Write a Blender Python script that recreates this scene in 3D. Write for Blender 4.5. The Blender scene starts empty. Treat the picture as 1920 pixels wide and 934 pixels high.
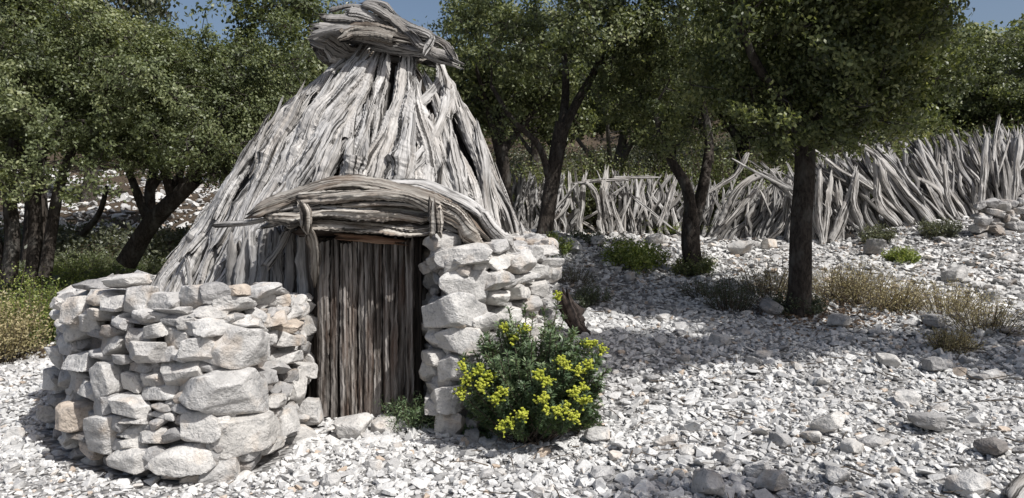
import bpy, bmesh, math, random
import numpy as np
from mathutils import Vector, Matrix, Euler

D = bpy.data
SC = bpy.context.scene
COL = SC.collection
PI = math.pi

# ------------------------------------------------------------------ camera
F = 1400.0                      # focal length in photo pixels (1920 wide)
PITCH = math.atan(37 / F)       # looking slightly down
CAMZ = 1.55
cam = D.cameras.new('camera')
cam.sensor_width = 36.0
cam.lens = 36.0 * F / 1920.0
cam.clip_start = 0.05
cam.clip_end = 1500
camo = D.objects.new('camera', cam)
COL.objects.link(camo)
camo.location = (0, 0, CAMZ)
camo.rotation_euler = (PI / 2 - PITCH, 0, 0)
SC.camera = camo

# ------------------------------------------------------------------ light
SUN_AZ = math.radians(50)       # to the right of "straight behind the camera"
SUN_EL = math.radians(52)
to_sun = Vector((math.sin(SUN_AZ) * math.cos(SUN_EL), -math.cos(SUN_AZ) * math.cos(SUN_EL), math.sin(SUN_EL)))
w = D.worlds.new('World')
SC.world = w
w.use_nodes = True
nt = w.node_tree
bg = nt.nodes['Background']
sky = nt.nodes.new('ShaderNodeTexSky')
sky.sky_type = 'NISHITA'
sky.sun_disc = False
sky.sun_elevation = SUN_EL
sky.sun_rotation = math.atan2(to_sun.x, to_sun.y)
sky.air_density = 1.0
sky.dust_density = 3.5
sky.ozone_density = 1.0
nt.links.new(sky.outputs[0], bg.inputs[0])
bg.inputs[1].default_value = 0.10
sl = D.lights.new('sun', 'SUN')
sl.energy = 4.8
sl.angle = math.radians(0.5)
sl.color = (1.0, 0.985, 0.955)
so = D.objects.new('sun', sl)
COL.objects.link(so)
so.rotation_euler = to_sun.to_track_quat('Z', 'Y').to_euler()
so.location = (5, -5, 12)

vs = SC.view_settings
vs.view_transform = 'Standard'
vs.look = 'None'
vs.exposure = 0.1
vs.gamma = 1.0
vs.use_curve_mapping = False
SC.cycles.max_bounces = 6
SC.cycles.diffuse_bounces = 3
SC.cycles.glossy_bounces = 2
SC.cycles.transmission_bounces = 3
SC.cycles.transparent_max_bounces = 4
SC.cycles.use_denoising = True

# ------------------------------------------------------------------ helpers
CP, SP = math.cos(PITCH), math.sin(PITCH)

def at(px, py, Y):
    """world point seen at photo pixel px,py at distance Y in front of the camera"""
    a = (px - 960) / F
    b = (467 - py) / F
    d = np.array([a, CP + b * SP, -SP + b * CP])
    return np.array([0, 0, CAMZ]) + d * (Y / d[1])

def make_mesh(name, V, faces, rnd=None, luv=None, smooth=True, mat=None):
    V = np.asarray(V, dtype=np.float32)
    me = D.meshes.new(name)
    me.vertices.add(len(V))
    me.vertices.foreach_set('co', V.ravel())
    faces = [np.asarray(f, dtype=np.int32) for f in faces if len(f)]
    nl = sum(f.size for f in faces)
    nf = sum(len(f) for f in faces)
    me.loops.add(nl)
    me.loops.foreach_set('vertex_index', np.concatenate([f.ravel() for f in faces]))
    me.polygons.add(nf)
    starts, o = [], 0
    for f in faces:
        k = f.shape[1]
        starts.append(o + np.arange(len(f)) * k)
        o += f.size
    me.polygons.foreach_set('loop_start', np.concatenate(starts).astype(np.int32))
    me.polygons.foreach_set('use_smooth', np.full(nf, smooth))
    if rnd is not None:
        a = me.attributes.new('rnd', 'FLOAT', 'POINT')
        a.data.foreach_set('value', np.asarray(rnd, dtype=np.float32))
    if luv is not None:
        a = me.attributes.new('luv', 'FLOAT_VECTOR', 'POINT')
        a.data.foreach_set('vector', np.asarray(luv, dtype=np.float32).ravel())
    me.update(calc_edges=True)
    me.validate()
    if mat:
        me.materials.append(mat)
    return me

class Acc:
    """collects vertices and faces of ONE mesh"""
    def __init__(s):
        s.V, s.F, s.R, s.L, s.n = [], {}, [], [], 0
    def add(s, V, faces, rnd=0.5, luv=None):
        V = np.asarray(V, dtype=np.float32)
        s.V.append(V)
        for f in faces:
            f = np.asarray(f)
            if len(f):
                s.F.setdefault(f.shape[1], []).append(f + s.n)
        s.R.append(np.full(len(V), rnd) if np.isscalar(rnd) else np.asarray(rnd))
        s.L.append(np.zeros((len(V), 3)) if luv is None else luv)
        s.n += len(V)
        return s
    def mesh(s, name, mat, smooth=True):
        return make_mesh(name, np.concatenate(s.V), [np.concatenate(f) for f in s.F.values()],
                         np.concatenate(s.R), np.concatenate(s.L), smooth, mat)

def link(name, me, parent=None, loc=None):
    o = D.objects.new(name, me)
    COL.objects.link(o)
    if loc is not None:
        o.location = loc
    if parent is not None:
        o.parent = parent
    return o

def tag(o, label=None, cat=None, group=None, kind=None):
    if label: o['label'] = label
    if cat: o['category'] = cat
    if group: o['group'] = group
    if kind: o['kind'] = kind
    return o

def thing(name, loc, label, cat, group=None):
    o = D.objects.new(name, None)
    COL.objects.link(o)
    o.empty_display_size = 0.2
    o.location = loc
    return tag(o, label, cat, group)

def snoise(P, seed, freq=1.0, octs=3):
    """cheap smooth noise from summed sines, about -1..1"""
    r = np.random.default_rng(seed)
    P = np.asarray(P, dtype=float)
    out = np.zeros(len(P))
    amp, f, tot = 1.0, freq, 0
    for _ in range(octs):
        for _ in range(4):
            k = r.normal(size=P.shape[1])
            k /= np.linalg.norm(k)
            out += amp * np.sin(P @ k * f * r.uniform(.7, 1.4) + r.uniform(0, 6.28)) / 2.2
        tot += amp
        amp *= .5
        f *= 2.1
    return out / tot

def catmull(P, n):
    P = np.asarray(P, dtype=float)
    if len(P) == 2:
        t = np.linspace(0, 1, n)[:, None]
        return P[0] * (1 - t) + P[1] * t
    Q = np.vstack([2 * P[0] - P[1], P, 2 * P[-1] - P[-2]])
    d = np.r_[0, np.cumsum(np.linalg.norm(np.diff(P, axis=0), axis=1))]
    u = np.interp(np.linspace(0, d[-1], n), d, np.arange(len(P)))
    i = np.clip(u.astype(int), 0, len(P) - 2)
    t = (u - i)[:, None]
    a, b, c, e = Q[i], Q[i + 1], Q[i + 2], Q[i + 3]
    return .5 * ((2 * b) + (c - a) * t + (2 * a - 5 * b + 4 * c - e) * t ** 2 + (-a + 3 * b - 3 * c + e) * t ** 3)

def frames(P, hint):
    T = np.gradient(P, axis=0)
    T /= np.linalg.norm(T, axis=1)[:, None] + 1e-9
    N = np.tile(np.asarray(hint, float), (len(P), 1)) if np.ndim(hint) == 1 else np.asarray(hint, float)
    N = N - (N * T).sum(1)[:, None] * T
    N /= np.linalg.norm(N, axis=1)[:, None] + 1e-9
    B = np.cross(T, N)
    return T, N, B

# ------------------------------------------------------------------ materials
class M:
    def __init__(s, name):
        s.m = D.materials.new(name)
        s.m.use_nodes = True
        s.nt = s.m.node_tree
        s.b = s.nt.nodes['Principled BSDF']
        s.out = s.nt.nodes['Material Output']
        s.b.inputs['Specular IOR Level'].default_value = 0.25
    def n(s, t, **k):
        nd = s.nt.nodes.new(t)
        for a, v in k.items():
            if a.startswith('_'):
                setattr(nd, a[1:], v)
            else:
                nd.inputs[a.replace('__', ' ')].default_value = v
        return nd
    def l(s, a, b):
        s.nt.links.new(a, b)
    def attr(s, name):
        return s.n('ShaderNodeAttribute', _attribute_name=name)
    def ramp(s, fac, stops, interp='LINEAR'):
        r = s.n('ShaderNodeValToRGB')
        r.color_ramp.interpolation = interp
        e = r.color_ramp.elements
        while len(e) < len(stops):
            e.new(0.5)
        for i, (p, c) in enumerate(stops):
            e[i].position = p
            e[i].color = (*c, 1) if len(c) == 3 else c
        s.l(fac, r.inputs[0])
        return r.outputs[0]
    def noise(s, vec, scale, detail=4, rough=.55, dist=0):
        nd = s.n('ShaderNodeTexNoise', Scale=scale, Detail=detail, Roughness=rough, Distortion=dist)
        if vec is not None:
            s.l(vec, nd.inputs['Vector'])
        return nd.outputs['Fac']
    def mix(s, fac, a, b, mode='MIX'):
        nd = s.n('ShaderNodeMix', _data_type='RGBA', _blend_type=mode)
        for v, i in ((fac, 0), (a, 6), (b, 7)):
            if hasattr(v, 'links'):
                s.l(v, nd.inputs[i])
            elif i == 0:
                nd.inputs[0].default_value = v
            else:
                nd.inputs[i].default_value = (*v, 1)
        return nd.outputs[2]
    def math(s, op, a, b=0.0, c=0.0):
        nd = s.n('ShaderNodeMath', _operation=op)
        for i, v in enumerate((a, b, c)):
            if hasattr(v, 'links'):
                s.l(v, nd.inputs[i])
            else:
                nd.inputs[i].default_value = v
        return nd.outputs[0]
    def scale(s, vec, v):
        nd = s.n('ShaderNodeMapping')
        nd.inputs['Scale'].default_value = v
        s.l(vec, nd.inputs[0])
        return nd.outputs[0]
    def bump(s, h, strength, dist, prev=None):
        nd = s.n('ShaderNodeBump', Strength=strength, Distance=dist)
        s.l(h, nd.inputs['Height'])
        if prev is not None:
            s.l(prev, nd.inputs['Normal'])
        return nd.outputs[0]
    def done(s, col, rough=.9, normal=None):
        if hasattr(col, 'links'):
            s.l(col, s.b.inputs['Base Color'])
        else:
            s.b.inputs['Base Color'].default_value = (*col, 1)
        if hasattr(rough, 'links'):
            s.l(rough, s.b.inputs['Roughness'])
        else:
            s.b.inputs['Roughness'].default_value = rough
        if normal is not None:
            s.l(normal, s.b.inputs['Normal'])
        return s.m

def wood_material(name, light, mid, dark, warm, warm_amt=.3, crack=.5, gs=1.0):
    m = M(name)
    luv = m.attr('luv').outputs['Vector']
    rnd = m.attr('rnd').outputs['Fac']
    off = m.n('ShaderNodeVectorMath', _operation='ADD')
    m.l(luv, off.inputs[0])
    cx = m.n('ShaderNodeCombineXYZ')
    m.l(m.math('MULTIPLY', rnd, 37.0), cx.inputs[0]); m.l(m.math('MULTIPLY', rnd, 91.0), cx.inputs[1])
    m.l(cx.outputs[0], off.inputs[1])
    v = off.outputs[0]
    g1 = m.noise(m.scale(v, (50 * gs, 2.4 * gs, 50)), 1, 5, .6, .35)       # long grain
    g2 = m.noise(m.scale(v, (150, 7, 150)), 1, 3, .6, .2)        # fine grain
    g3 = m.noise(m.scale(v, (9, 2.5, 9)), 1, 3, .55)             # blotches
    g4 = m.noise(m.scale(v, (22 * gs, 1.1 * gs, 26)), 1, 4, .6, .5)        # wide cracks
    base = m.ramp(g1, [(.37, dark), (.45, mid), (.58, light)])
    fine = m.ramp(g2, [(.36, (.66, .66, .66)), (.52, (1, 1, 1))])
    base = m.mix(.7, base, fine, 'MULTIPLY')
    blot = m.ramp(g3, [(.35, (.62, .61, .6)), (.62, (1.0, 1.0, 1.0))])
    base = m.mix(.8, base, blot, 'MULTIPLY')
    wf = m.math('MULTIPLY', m.ramp(m.noise(m.scale(v, (5, 1.6, 5)), 1, 2), [(.5, (0, 0, 0)), (.7, (1, 1, 1))]), warm_amt)
    base = m.mix(wf, base, warm)
    crk = m.ramp(g4, [(.40, (.10, .095, .09)), (.44, (1, 1, 1))])
    base = m.mix(crack, base, crk, 'MULTIPLY')
    # each stick weathered to its own grey; darkest end also paints gap shade
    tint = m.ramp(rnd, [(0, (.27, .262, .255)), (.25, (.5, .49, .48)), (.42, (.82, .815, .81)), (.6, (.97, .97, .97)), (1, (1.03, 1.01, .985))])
    base = m.mix(1.0, base, tint, 'MULTIPLY')
    n = m.bump(g1, .9, .012)
    n = m.bump(m.ramp(g4, [(.34, (0, 0, 0)), (.44, (1, 1, 1))]), .9, .016, n)
    n = m.bump(g2, .6, .004, n)
    return m.done(base, .85, n)

MAT = {}
MAT['driftwood'] = wood_material('silver_weathered_wood', (.60, .588, .575), (.43, .42, .41), (.15, .145, .14), (.36, .29, .22), .2, .9)
MAT['canopywood'] = wood_material('brown_grey_wood', (.60, .57, .52), (.32, .285, .25), (.07, .058, .048), (.24, .155, .10), .6, .9)
MAT['doorwood'] = wood_material('old_door_wood', (.36, .335, .315), (.135, .115, .10), (.02, .016, .014), (.13, .075, .05), .5, .6, .6)
MAT['rustwood'] = wood_material('reddish_strip_wood', (.36, .25, .18), (.2, .115, .08), (.07, .045, .035), (.26, .11, .06), .6, .7)
MAT['darkwood'] = wood_material('dark_rotten_wood', (.09, .07, .06), (.05, .038, .034), (.018, .014, .013), (.07, .04, .03), .3, .5)
MAT['shadowwood'] = wood_material('shade_dark_wood', (.12, .1, .085), (.07, .058, .05), (.03, .024, .02), (.08, .055, .04), .3, .5)  # dark tone; on the hut shell it stands in for gap shade

def bark_material(name, a, b):
    m = M(name)
    tc = m.n('ShaderNodeTexCoord').outputs['Object']
    v = m.scale(tc, (1, 1, .45))
    g = m.noise(v, 38, 5, .65, .4)
    g2 = m.noise(v, 7, 3)
    c = m.ramp(g, [(.35, a), (.65, b)])
    c = m.mix(m.ramp(g2, [(.52, (0, 0, 0)), (.7, (.5, .5, .5))]), c, (.17, .165, .15))
    return m.done(c, .95, m.bump(g, 1.0, .02))
MAT['bark'] = bark_material('holm_oak_bark', (.02, .016, .013), (.075, .062, .052))
MAT['greybark'] = bark_material('grey_bark', (.06, .055, .05), (.17, .155, .14))
MAT['twig'] = bark_material('twig_bark', (.06, .045, .035), (.16, .13, .10))

def stone_material(name, light, mid, ochre, och_amt=.35, grey=(.3, .3, .3), bump=1.0):
    m = M(name)
    tc = m.n('ShaderNodeTexCoord').outputs['Object']
    rnd = m.attr('rnd').outputs['Fac']
    off = m.n('ShaderNodeVectorMath', _operation='ADD')
    m.l(tc, off.inputs[0])
    cx = m.n('ShaderNodeCombineXYZ')
    m.l(m.math('MULTIPLY', rnd, 53.0), cx.inputs[0]); m.l(m.math('MULTIPLY', rnd, 29.0), cx.inputs[2])
    m.l(cx.outputs[0], off.inputs[1])
    v = off.outputs[0]
    a = m.noise(v, 6, 5, .6)
    c = m.ramp(a, [(.36, mid), (.6, light)])
    b = m.noise(v, 14, 5, .7, .6)
    c = m.mix(m.ramp(b, [(.56, (0, 0, 0)), (.68, (.75, .75, .75))]), c, grey)            # grey lichen
    o = m.math('MULTIPLY', m.ramp(m.noise(v, 3.2, 3, .6), [(.53, (0, 0, 0)), (.68, (1, 1, 1))]), och_amt)
    c = m.mix(o, c, ochre)
    s = m.noise(v, 60, 3, .6)
    c = m.mix(.75, c, m.ramp(s, [(.3, (.6, .6, .6)), (.45, (1, 1, 1))]), 'MULTIPLY')
    tint = m.ramp(rnd, [(0, (.5, .5, .51)), (.3, (.78, .78, .79)), (.6, (.98, .98, .98)), (.93, (1, .985, .96)), (1, (.9, .72, .55))])
    c = m.mix(1.0, c, tint, 'MULTIPLY')
    n = m.bump(m.noise(v, 9, 6, .65), .75 * bump, .05)
    n = m.bump(m.noise(v, 45, 4, .6), .7 * bump, .008, n)
    vo = m.n('ShaderNodeTexVoronoi', Scale=7.0, _feature='DISTANCE_TO_EDGE')
    m.l(m.scale(v, (1, 1, 1.6)), vo.inputs['Vector'])
    n = m.bump(m.ramp(vo.outputs['Distance'], [(0, (0, 0, 0)), (.03, (1, 1, 1))]), .25 * bump, .006, n)
    return m.done(c, .92, n)
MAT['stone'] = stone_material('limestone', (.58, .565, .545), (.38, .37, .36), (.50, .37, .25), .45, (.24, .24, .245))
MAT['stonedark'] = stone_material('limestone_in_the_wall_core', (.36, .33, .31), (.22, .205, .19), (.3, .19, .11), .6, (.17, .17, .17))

def rubble_material():
    m = M('broken_limestone')
    rnd = m.attr('rnd').outputs['Fac']
    geo = m.n('ShaderNodeNewGeometry').outputs['Position']
    c = m.ramp(rnd, [(0, (.28, .275, .27)), (.1, (.38, .375, .37)), (.3, (.52, .515, .505)), (.7, (.62, .612, .60)), (.95, (.68, .67, .65)), (.985, (.46, .37, .29)), (1, (.48, .40, .33))])
    s = m.noise(geo, 55, 4, .65)
    c = m.mix(.6, c, m.ramp(s, [(.36, (.62, .61, .6)), (.56, (1, 1, 1))]), 'MULTIPLY')
    # patches where the stones carry dark lichen and dust
    p = m.noise(geo, .9, 4, .6)
    c = m.mix(m.ramp(p, [(.5, (0, 0, 0)), (.7, (.4, .4, .4))]), c, (.34, .33, .32))
    n = m.bump(m.noise(geo, 70, 4, .6), .5, .008)
    return m.done(c, .93, n)
MAT['rubble'] = rubble_material()

def ground_material():
    m = M('stony_ground')
    geo = m.n('ShaderNodeNewGeometry').outputs['Position']
    veg = m.attr('rnd').outputs['Fac']
    vo = m.n('ShaderNodeTexVoronoi', Scale=17.0)
    m.l(geo, vo.inputs['Vector'])
    cr = m.n('ShaderNodeSeparateColor'); m.l(vo.outputs['Color'], cr.inputs[0])
    c = m.ramp(cr.outputs[0], [(0, (.14, .135, .13)), (.5, (.27, .265, .26)), (1, (.42, .41, .40))])
    g = m.noise(geo, 30, 4)
    c = m.mix(.6, c, m.ramp(g, [(.35, (.5, .48, .46)), (.55, (1, 1, 1))]), 'MULTIPLY')
    soil = m.ramp(m.noise(geo, 25, 5), [(.35, (.035, .026, .018)), (.65, (.12, .088, .06))])
    big = m.noise(geo, 1.1, 5, .65)
    f = m.math('ADD', m.math('MULTIPLY', veg, 1.5), m.math('MULTIPLY', m.math('SUBTRACT', big, .5), 2.2))
    c = m.mix(m.ramp(f, [(.45, (0, 0, 0)), (.75, (1, 1, 1))]), c, soil)
    h = m.ramp(vo.outputs['Distance'], [(0, (1, 1, 1)), (.7, (0, 0, 0))])
    n = m.bump(h, 1.0, .04)
    n = m.bump(g, .6, .012, n)
    return m.done(c, .95, n)
MAT['ground'] = ground_material()

def leaf_material(name, stops, trans=.25, tcol=None, rough=.45, nscale=.9, spec=.4):
    m = M(name)
    rnd = m.attr('rnd').outputs['Fac']
    geo = m.n('ShaderNodeNewGeometry').outputs['Position']
    f = m.math('ADD', m.math('MULTIPLY', rnd, .6), m.math('MULTIPLY', m.noise(geo, nscale, 3), .55))
    f = m.math('SUBTRACT', f, .07)
    c = m.ramp(f, stops)
    m.done(c, rough)
    m.b.inputs['Specular IOR Level'].default_value = spec
    tr = m.n('ShaderNodeBsdfTranslucent')
    m.l(m.mix(1.0, c, tcol or (1.5, 1.5, .75), 'MULTIPLY'), tr.inputs[0])
    mx = m.n('ShaderNodeMixShader', Fac=trans)
    m.l(m.b.outputs[0], mx.inputs[1]); m.l(tr.outputs[0], mx.inputs[2])
    m.l(mx.outputs[0], m.out.inputs[0])
    return m.m
MAT['oak'] = leaf_material('holm_oak_leaf', [(.15, (.038, .048, .024)), (.45, (.10, .122, .054)), (.7, (.20, .222, .10)), (.95, (.42, .42, .22))], .3)
MAT['oakpale'] = leaf_material('pale_oak_leaf', [(.15, (.045, .055, .03)), (.45, (.12, .145, .066)), (.7, (.21, .235, .115)), (.95, (.38, .39, .21))], .28)
MAT['oakgrey'] = leaf_material('grey_green_leaf', [(.15, (.04, .046, .03)), (.45, (.09, .10, .065)), (.7, (.17, .18, .115)), (.95, (.30, .30, .2))], .25)
MAT['grass'] = leaf_material('grass_blade', [(.15, (.04, .075, .02)), (.5, (.09, .14, .035)), (.9, (.22, .24, .09))], .3)
MAT['drygrass'] = leaf_material('dry_grass_blade', [(.15, (.14, .13, .06)), (.5, (.34, .30, .16)), (.9, (.56, .47, .29))], .3, (1.2, 1.1, .8))
MAT['herb'] = leaf_material('herb_leaf', [(.15, (.07, .11, .03)), (.5, (.17, .22, .055)), (.9, (.36, .38, .12))], .3)
MAT['herbdark'] = leaf_material('dark_herb_leaf', [(.15, (.03, .045, .025)), (.5, (.07, .09, .05)), (.9, (.14, .16, .09))], .2)
MAT['spurge'] = leaf_material('spurge_leaf', [(.15, (.045, .075, .04)), (.5, (.10, .15, .075)), (.9, (.24, .30, .15))], .2, rough=.45)
MAT['spurgeflower'] = leaf_material('spurge_flower', [(.1, (.24, .29, .04)), (.45, (.45, .49, .06)), (.9, (.66, .66, .13))], .25, (1.1, 1.1, .6), nscale=3)
MAT['litter'] = leaf_material('leaf_litter', [(.15, (.07, .045, .03)), (.5, (.15, .10, .065)), (.9, (.28, .2, .13))], .1, (1, 1, 1))

# ------------------------------------------------------------------ terrain
CTRL = np.array([
    (-4,3,0),(0,3,0),(4,3,.12),(0,-5,-.2),(-8,-5,-.3),(10,-5,.4),(-3,4.5,0),(-1.6,4.3,0),(-.5,5.2,.02),(.15,5.6,.06),(-1.1,5.9,.06),
    (.86,6.3,.33),(1.9,6,.39),(2.85,5.4,.32),(4,6,.42),(5.4,8,.8),(7.05,10.5,1.4),(8.2,12,1.82),(3.1,8,.63),(2.55,10.5,1.0),(1.4,10.5,1.02),
    (.8,8,.58),(.47,11,1.33),(1.2,14,1.42),(4.5,14.5,1.45),(5.3,12.5,1.42),(6.8,12,1.64),(-1.9,7.8,.15),(-1.9,10,.55),(.3,7.4,.5),
    (-4.3,7.4,.1),(-6,8,.12),(-8,10,.3),(-5,14,.9),(-10,22,2.4),(0,20,2.4),(8,20,3.1),(15,12,3),(-15,10,.6),(-20,25,3),(0,35,5),
    (20,30,7),(0,60,10),(-40,60,9),(40,60,13),(0,120,15),(-80,120,14),(80,120,20),(15,0,1.2),(-15,0,-.2),(40,0,4),(-40,0,-1),
    (0,-30,-2),(-200,300,12),(200,300,20),(0,300,14),(-200,-60,-3),(200,-60,6)], dtype=float)
def _phi(r):
    return np.sqrt(r * r + 1.0)
_d = np.linalg.norm(CTRL[:, None, :2] - CTRL[None, :, :2], axis=2)
_n = len(CTRL)
_A = np.zeros((_n + 3, _n + 3))
_A[:_n, :_n] = _phi(_d) - 1e-3 * np.eye(_n)
_A[:_n, _n] = 1; _A[:_n, _n + 1:] = CTRL[:, :2]
_A[_n, :_n] = 1; _A[_n + 1:, :_n] = CTRL[:, :2].T
_w = np.linalg.solve(_A, np.r_[CTRL[:, 2], 0, 0, 0])
def ground(x, y):
    x = np.atleast_1d(np.asarray(x, float)); y = np.atleast_1d(np.asarray(y, float))
    out = np.zeros(len(x))
    for i in range(0, len(x), 20000):
        xx, yy = x[i:i + 20000], y[i:i + 20000]
        r = np.sqrt((xx[:, None] - CTRL[None, :, 0]) ** 2 + (yy[:, None] - CTRL[None, :, 1]) ** 2)
        out[i:i + 20000] = _phi(r) @ _w[:_n] + _w[_n] + _w[_n + 1] * xx + _w[_n + 2] * yy
    P = np.stack([x, y], 1)
    dist = np.hypot(x, y - 2)
    out += snoise(P, 3, 2.2, 3) * (.018 + .012 * np.clip((dist - 5) / 6, 0, 2)) + snoise(P, 4, .35, 3) * np.clip((dist - 14) / 30, 0, 1) * .8
    return out
def gz(x, y):
    return float(ground(x, y)[0])
def on_ground(px, py):
    """where the line of sight through a photo pixel meets the terrain"""
    a = at(px, py, 1.0)
    Y = np.arange(2.5, 80, .02)
    o = np.array([0, 0, CAMZ])
    P = o + (a - o) * Y[:, None]
    h = P[:, 2] - ground(P[:, 0], P[:, 1])
    k = np.argmax(h < 0)
    return P[k] if h[k] < 0 else P[-1]

def build_ground():
    n = 340
    u = np.linspace(-1, 1, n)
    xs = np.sinh(u * 5.2) / math.sinh(5.2) * 260
    v = np.linspace(-1, 1, n + 40)
    ys = 6 + np.sinh(v * 5.2) / math.sinh(5.2) * 300
    X, Y = np.meshgrid(xs, ys)
    x, y = X.ravel(), Y.ravel()
    z = ground(x, y)
    # soil and litter: left behind the wall, and under the far trees
    veg = np.clip(((-3.9 - x) * .5 + (y - 8.3) * .5), 0, 1) * (x < -1)
    veg = np.maximum(veg, np.clip((y - 15) / 3, 0, .9) * (x > -3.5))
    veg = np.maximum(veg, np.clip((y - 26) / 6, 0, .55))
    ny, nx = X.shape
    i = np.arange(ny * nx).reshape(ny, nx)
    q = np.stack([i[:-1, :-1], i[:-1, 1:], i[1:, 1:], i[1:, :-1]], 2).reshape(-1, 4)
    me = make_mesh('ground', np.stack([x, y, z], 1), [q], veg, None, True, MAT['ground'])
    tag(link('ground', me), kind='structure')
build_ground()

# ------------------------------------------------------------------ rocks
def ico(sub):
    bm = bmesh.new()
    bmesh.ops.create_icosphere(bm, subdivisions=sub, radius=1)
    V = np.array([v.co[:] for v in bm.verts])
    T = np.array([[v.index for v in f.verts] for f in bm.faces])
    bm.free()
    return V, T
ICO = {k: ico(k) for k in (1, 2, 3, 4, 5)}

def rock(dim, seed, sub=4, sharp=22, cuts=7, rough=.05):
    """angular block of limestone about dim=(w,d,h), a polytope with worn edges"""
    r = np.random.default_rng(seed)
    V, T = ICO[sub]
    N, H = [], []
    for ax in range(3):
        for s in (-1, 1):
            n = np.zeros(3); n[ax] = s
            n += r.normal(size=3) * .2
            N.append(n / np.linalg.norm(n)); H.append(r.uniform(.82, 1.0))
    for _ in range(cuts):
        n = r.normal(size=3)
        n[np.argmin(abs(n))] *= .3
        n /= np.linalg.norm(n)
        N.append(n); H.append(r.uniform(.74, 1.1))
    N = np.array(N); H = np.array(H)
    d = np.clip(V @ N.T / H, 1e-4, None)
    rad = (d ** sharp).sum(1) ** (-1 / sharp)
    P = V * rad[:, None]
    P = P * (1 + rough * snoise(P, seed + 7, 3.5, 3)[:, None])
    # bedding ledges
    P[:, 2] += .04 * np.sin(P[:, 2] * 9 + 2 * snoise(P, seed + 5, 1.5, 1)) * (sub > 2)
    ext = P.max(0) - P.min(0)
    P = (P - (P.max(0) + P.min(0)) / 2) / ext * np.asarray(dim)
    return P, T

def rotm(rx, ry, rz):
    return np.array(Euler((rx, ry, rz)).to_matrix())

def pebble_templates(k=40, npts=13, seed=5):
    r = np.random.default_rng(seed)
    out = []
    for _ in range(k):
        p = r.normal(size=(npts, 3))
        p /= np.linalg.norm(p, axis=1)[:, None]
        p = np.sign(p) * abs(p) ** .7
        p *= np.array([1, r.uniform(.6, .95), r.uniform(.35, .7)])
        bm = bmesh.new()
        for q in p:
            bm.verts.new(q)
        bmesh.ops.convex_hull(bm, input=bm.verts)
        bmesh.ops.delete(bm, geom=[v for v in bm.verts if not v.link_faces], context='VERTS')
        bmesh.ops.triangulate(bm, faces=bm.faces)
        bm.verts.index_update()
        V = np.array([v.co[:] for v in bm.verts])
        T = np.array([[v.index for v in f.verts] for f in bm.faces])
        bm.free()
        out.append((V, T))
    return out
PEB = pebble_templates()

def rand_rot(n, r, tilt):
    a = r.uniform(0, 2 * PI, n); b = r.normal(size=n) * tilt; c = r.normal(size=n) * tilt
    ca, sa, cb, sb, cc, sc_ = np.cos(a), np.sin(a), np.cos(b), np.sin(b), np.cos(c), np.sin(c)
    Z, O = np.zeros(n), np.ones(n)
    Rz = np.stack([ca, -sa, Z, sa, ca, Z, Z, Z, O], 1).reshape(n, 3, 3)
    Rx = np.stack([O, Z, Z, Z, cb, -sb, Z, sb, cb], 1).reshape(n, 3, 3)
    Ry = np.stack([cc, Z, sc_, Z, O, Z, -sc_, Z, cc], 1).reshape(n, 3, 3)
    return Rx @ Ry @ Rz

def scatter_pebbles(acc, P, size, r, tilt=.3, sink=.22):
    k = r.integers(0, len(PEB), len(P))
    R = rand_rot(len(P), r, tilt)
    rnd = r.uniform(0, 1, len(P))
    asp = r.uniform(.7, 1.25, (len(P), 3))
    for t in range(len(PEB)):
        idx = np.where(k == t)[0]
        if not len(idx):
            continue
        V, T = PEB[t]
        W = np.einsum('nij,nvj->nvi', R[idx], V[None] * asp[idx][:, None, :]) * size[idx][:, None, None]
        W += P[idx][:, None, :]
        W[:, :, 2] += (size[idx] * sink)[:, None]
        nv = len(V)
        FF = (T[None] + (np.arange(len(idx)) * nv)[:, None, None]).reshape(-1, 3)
        acc.add(W.reshape(-1, 3), [FF], np.repeat(rnd[idx], nv))

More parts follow.
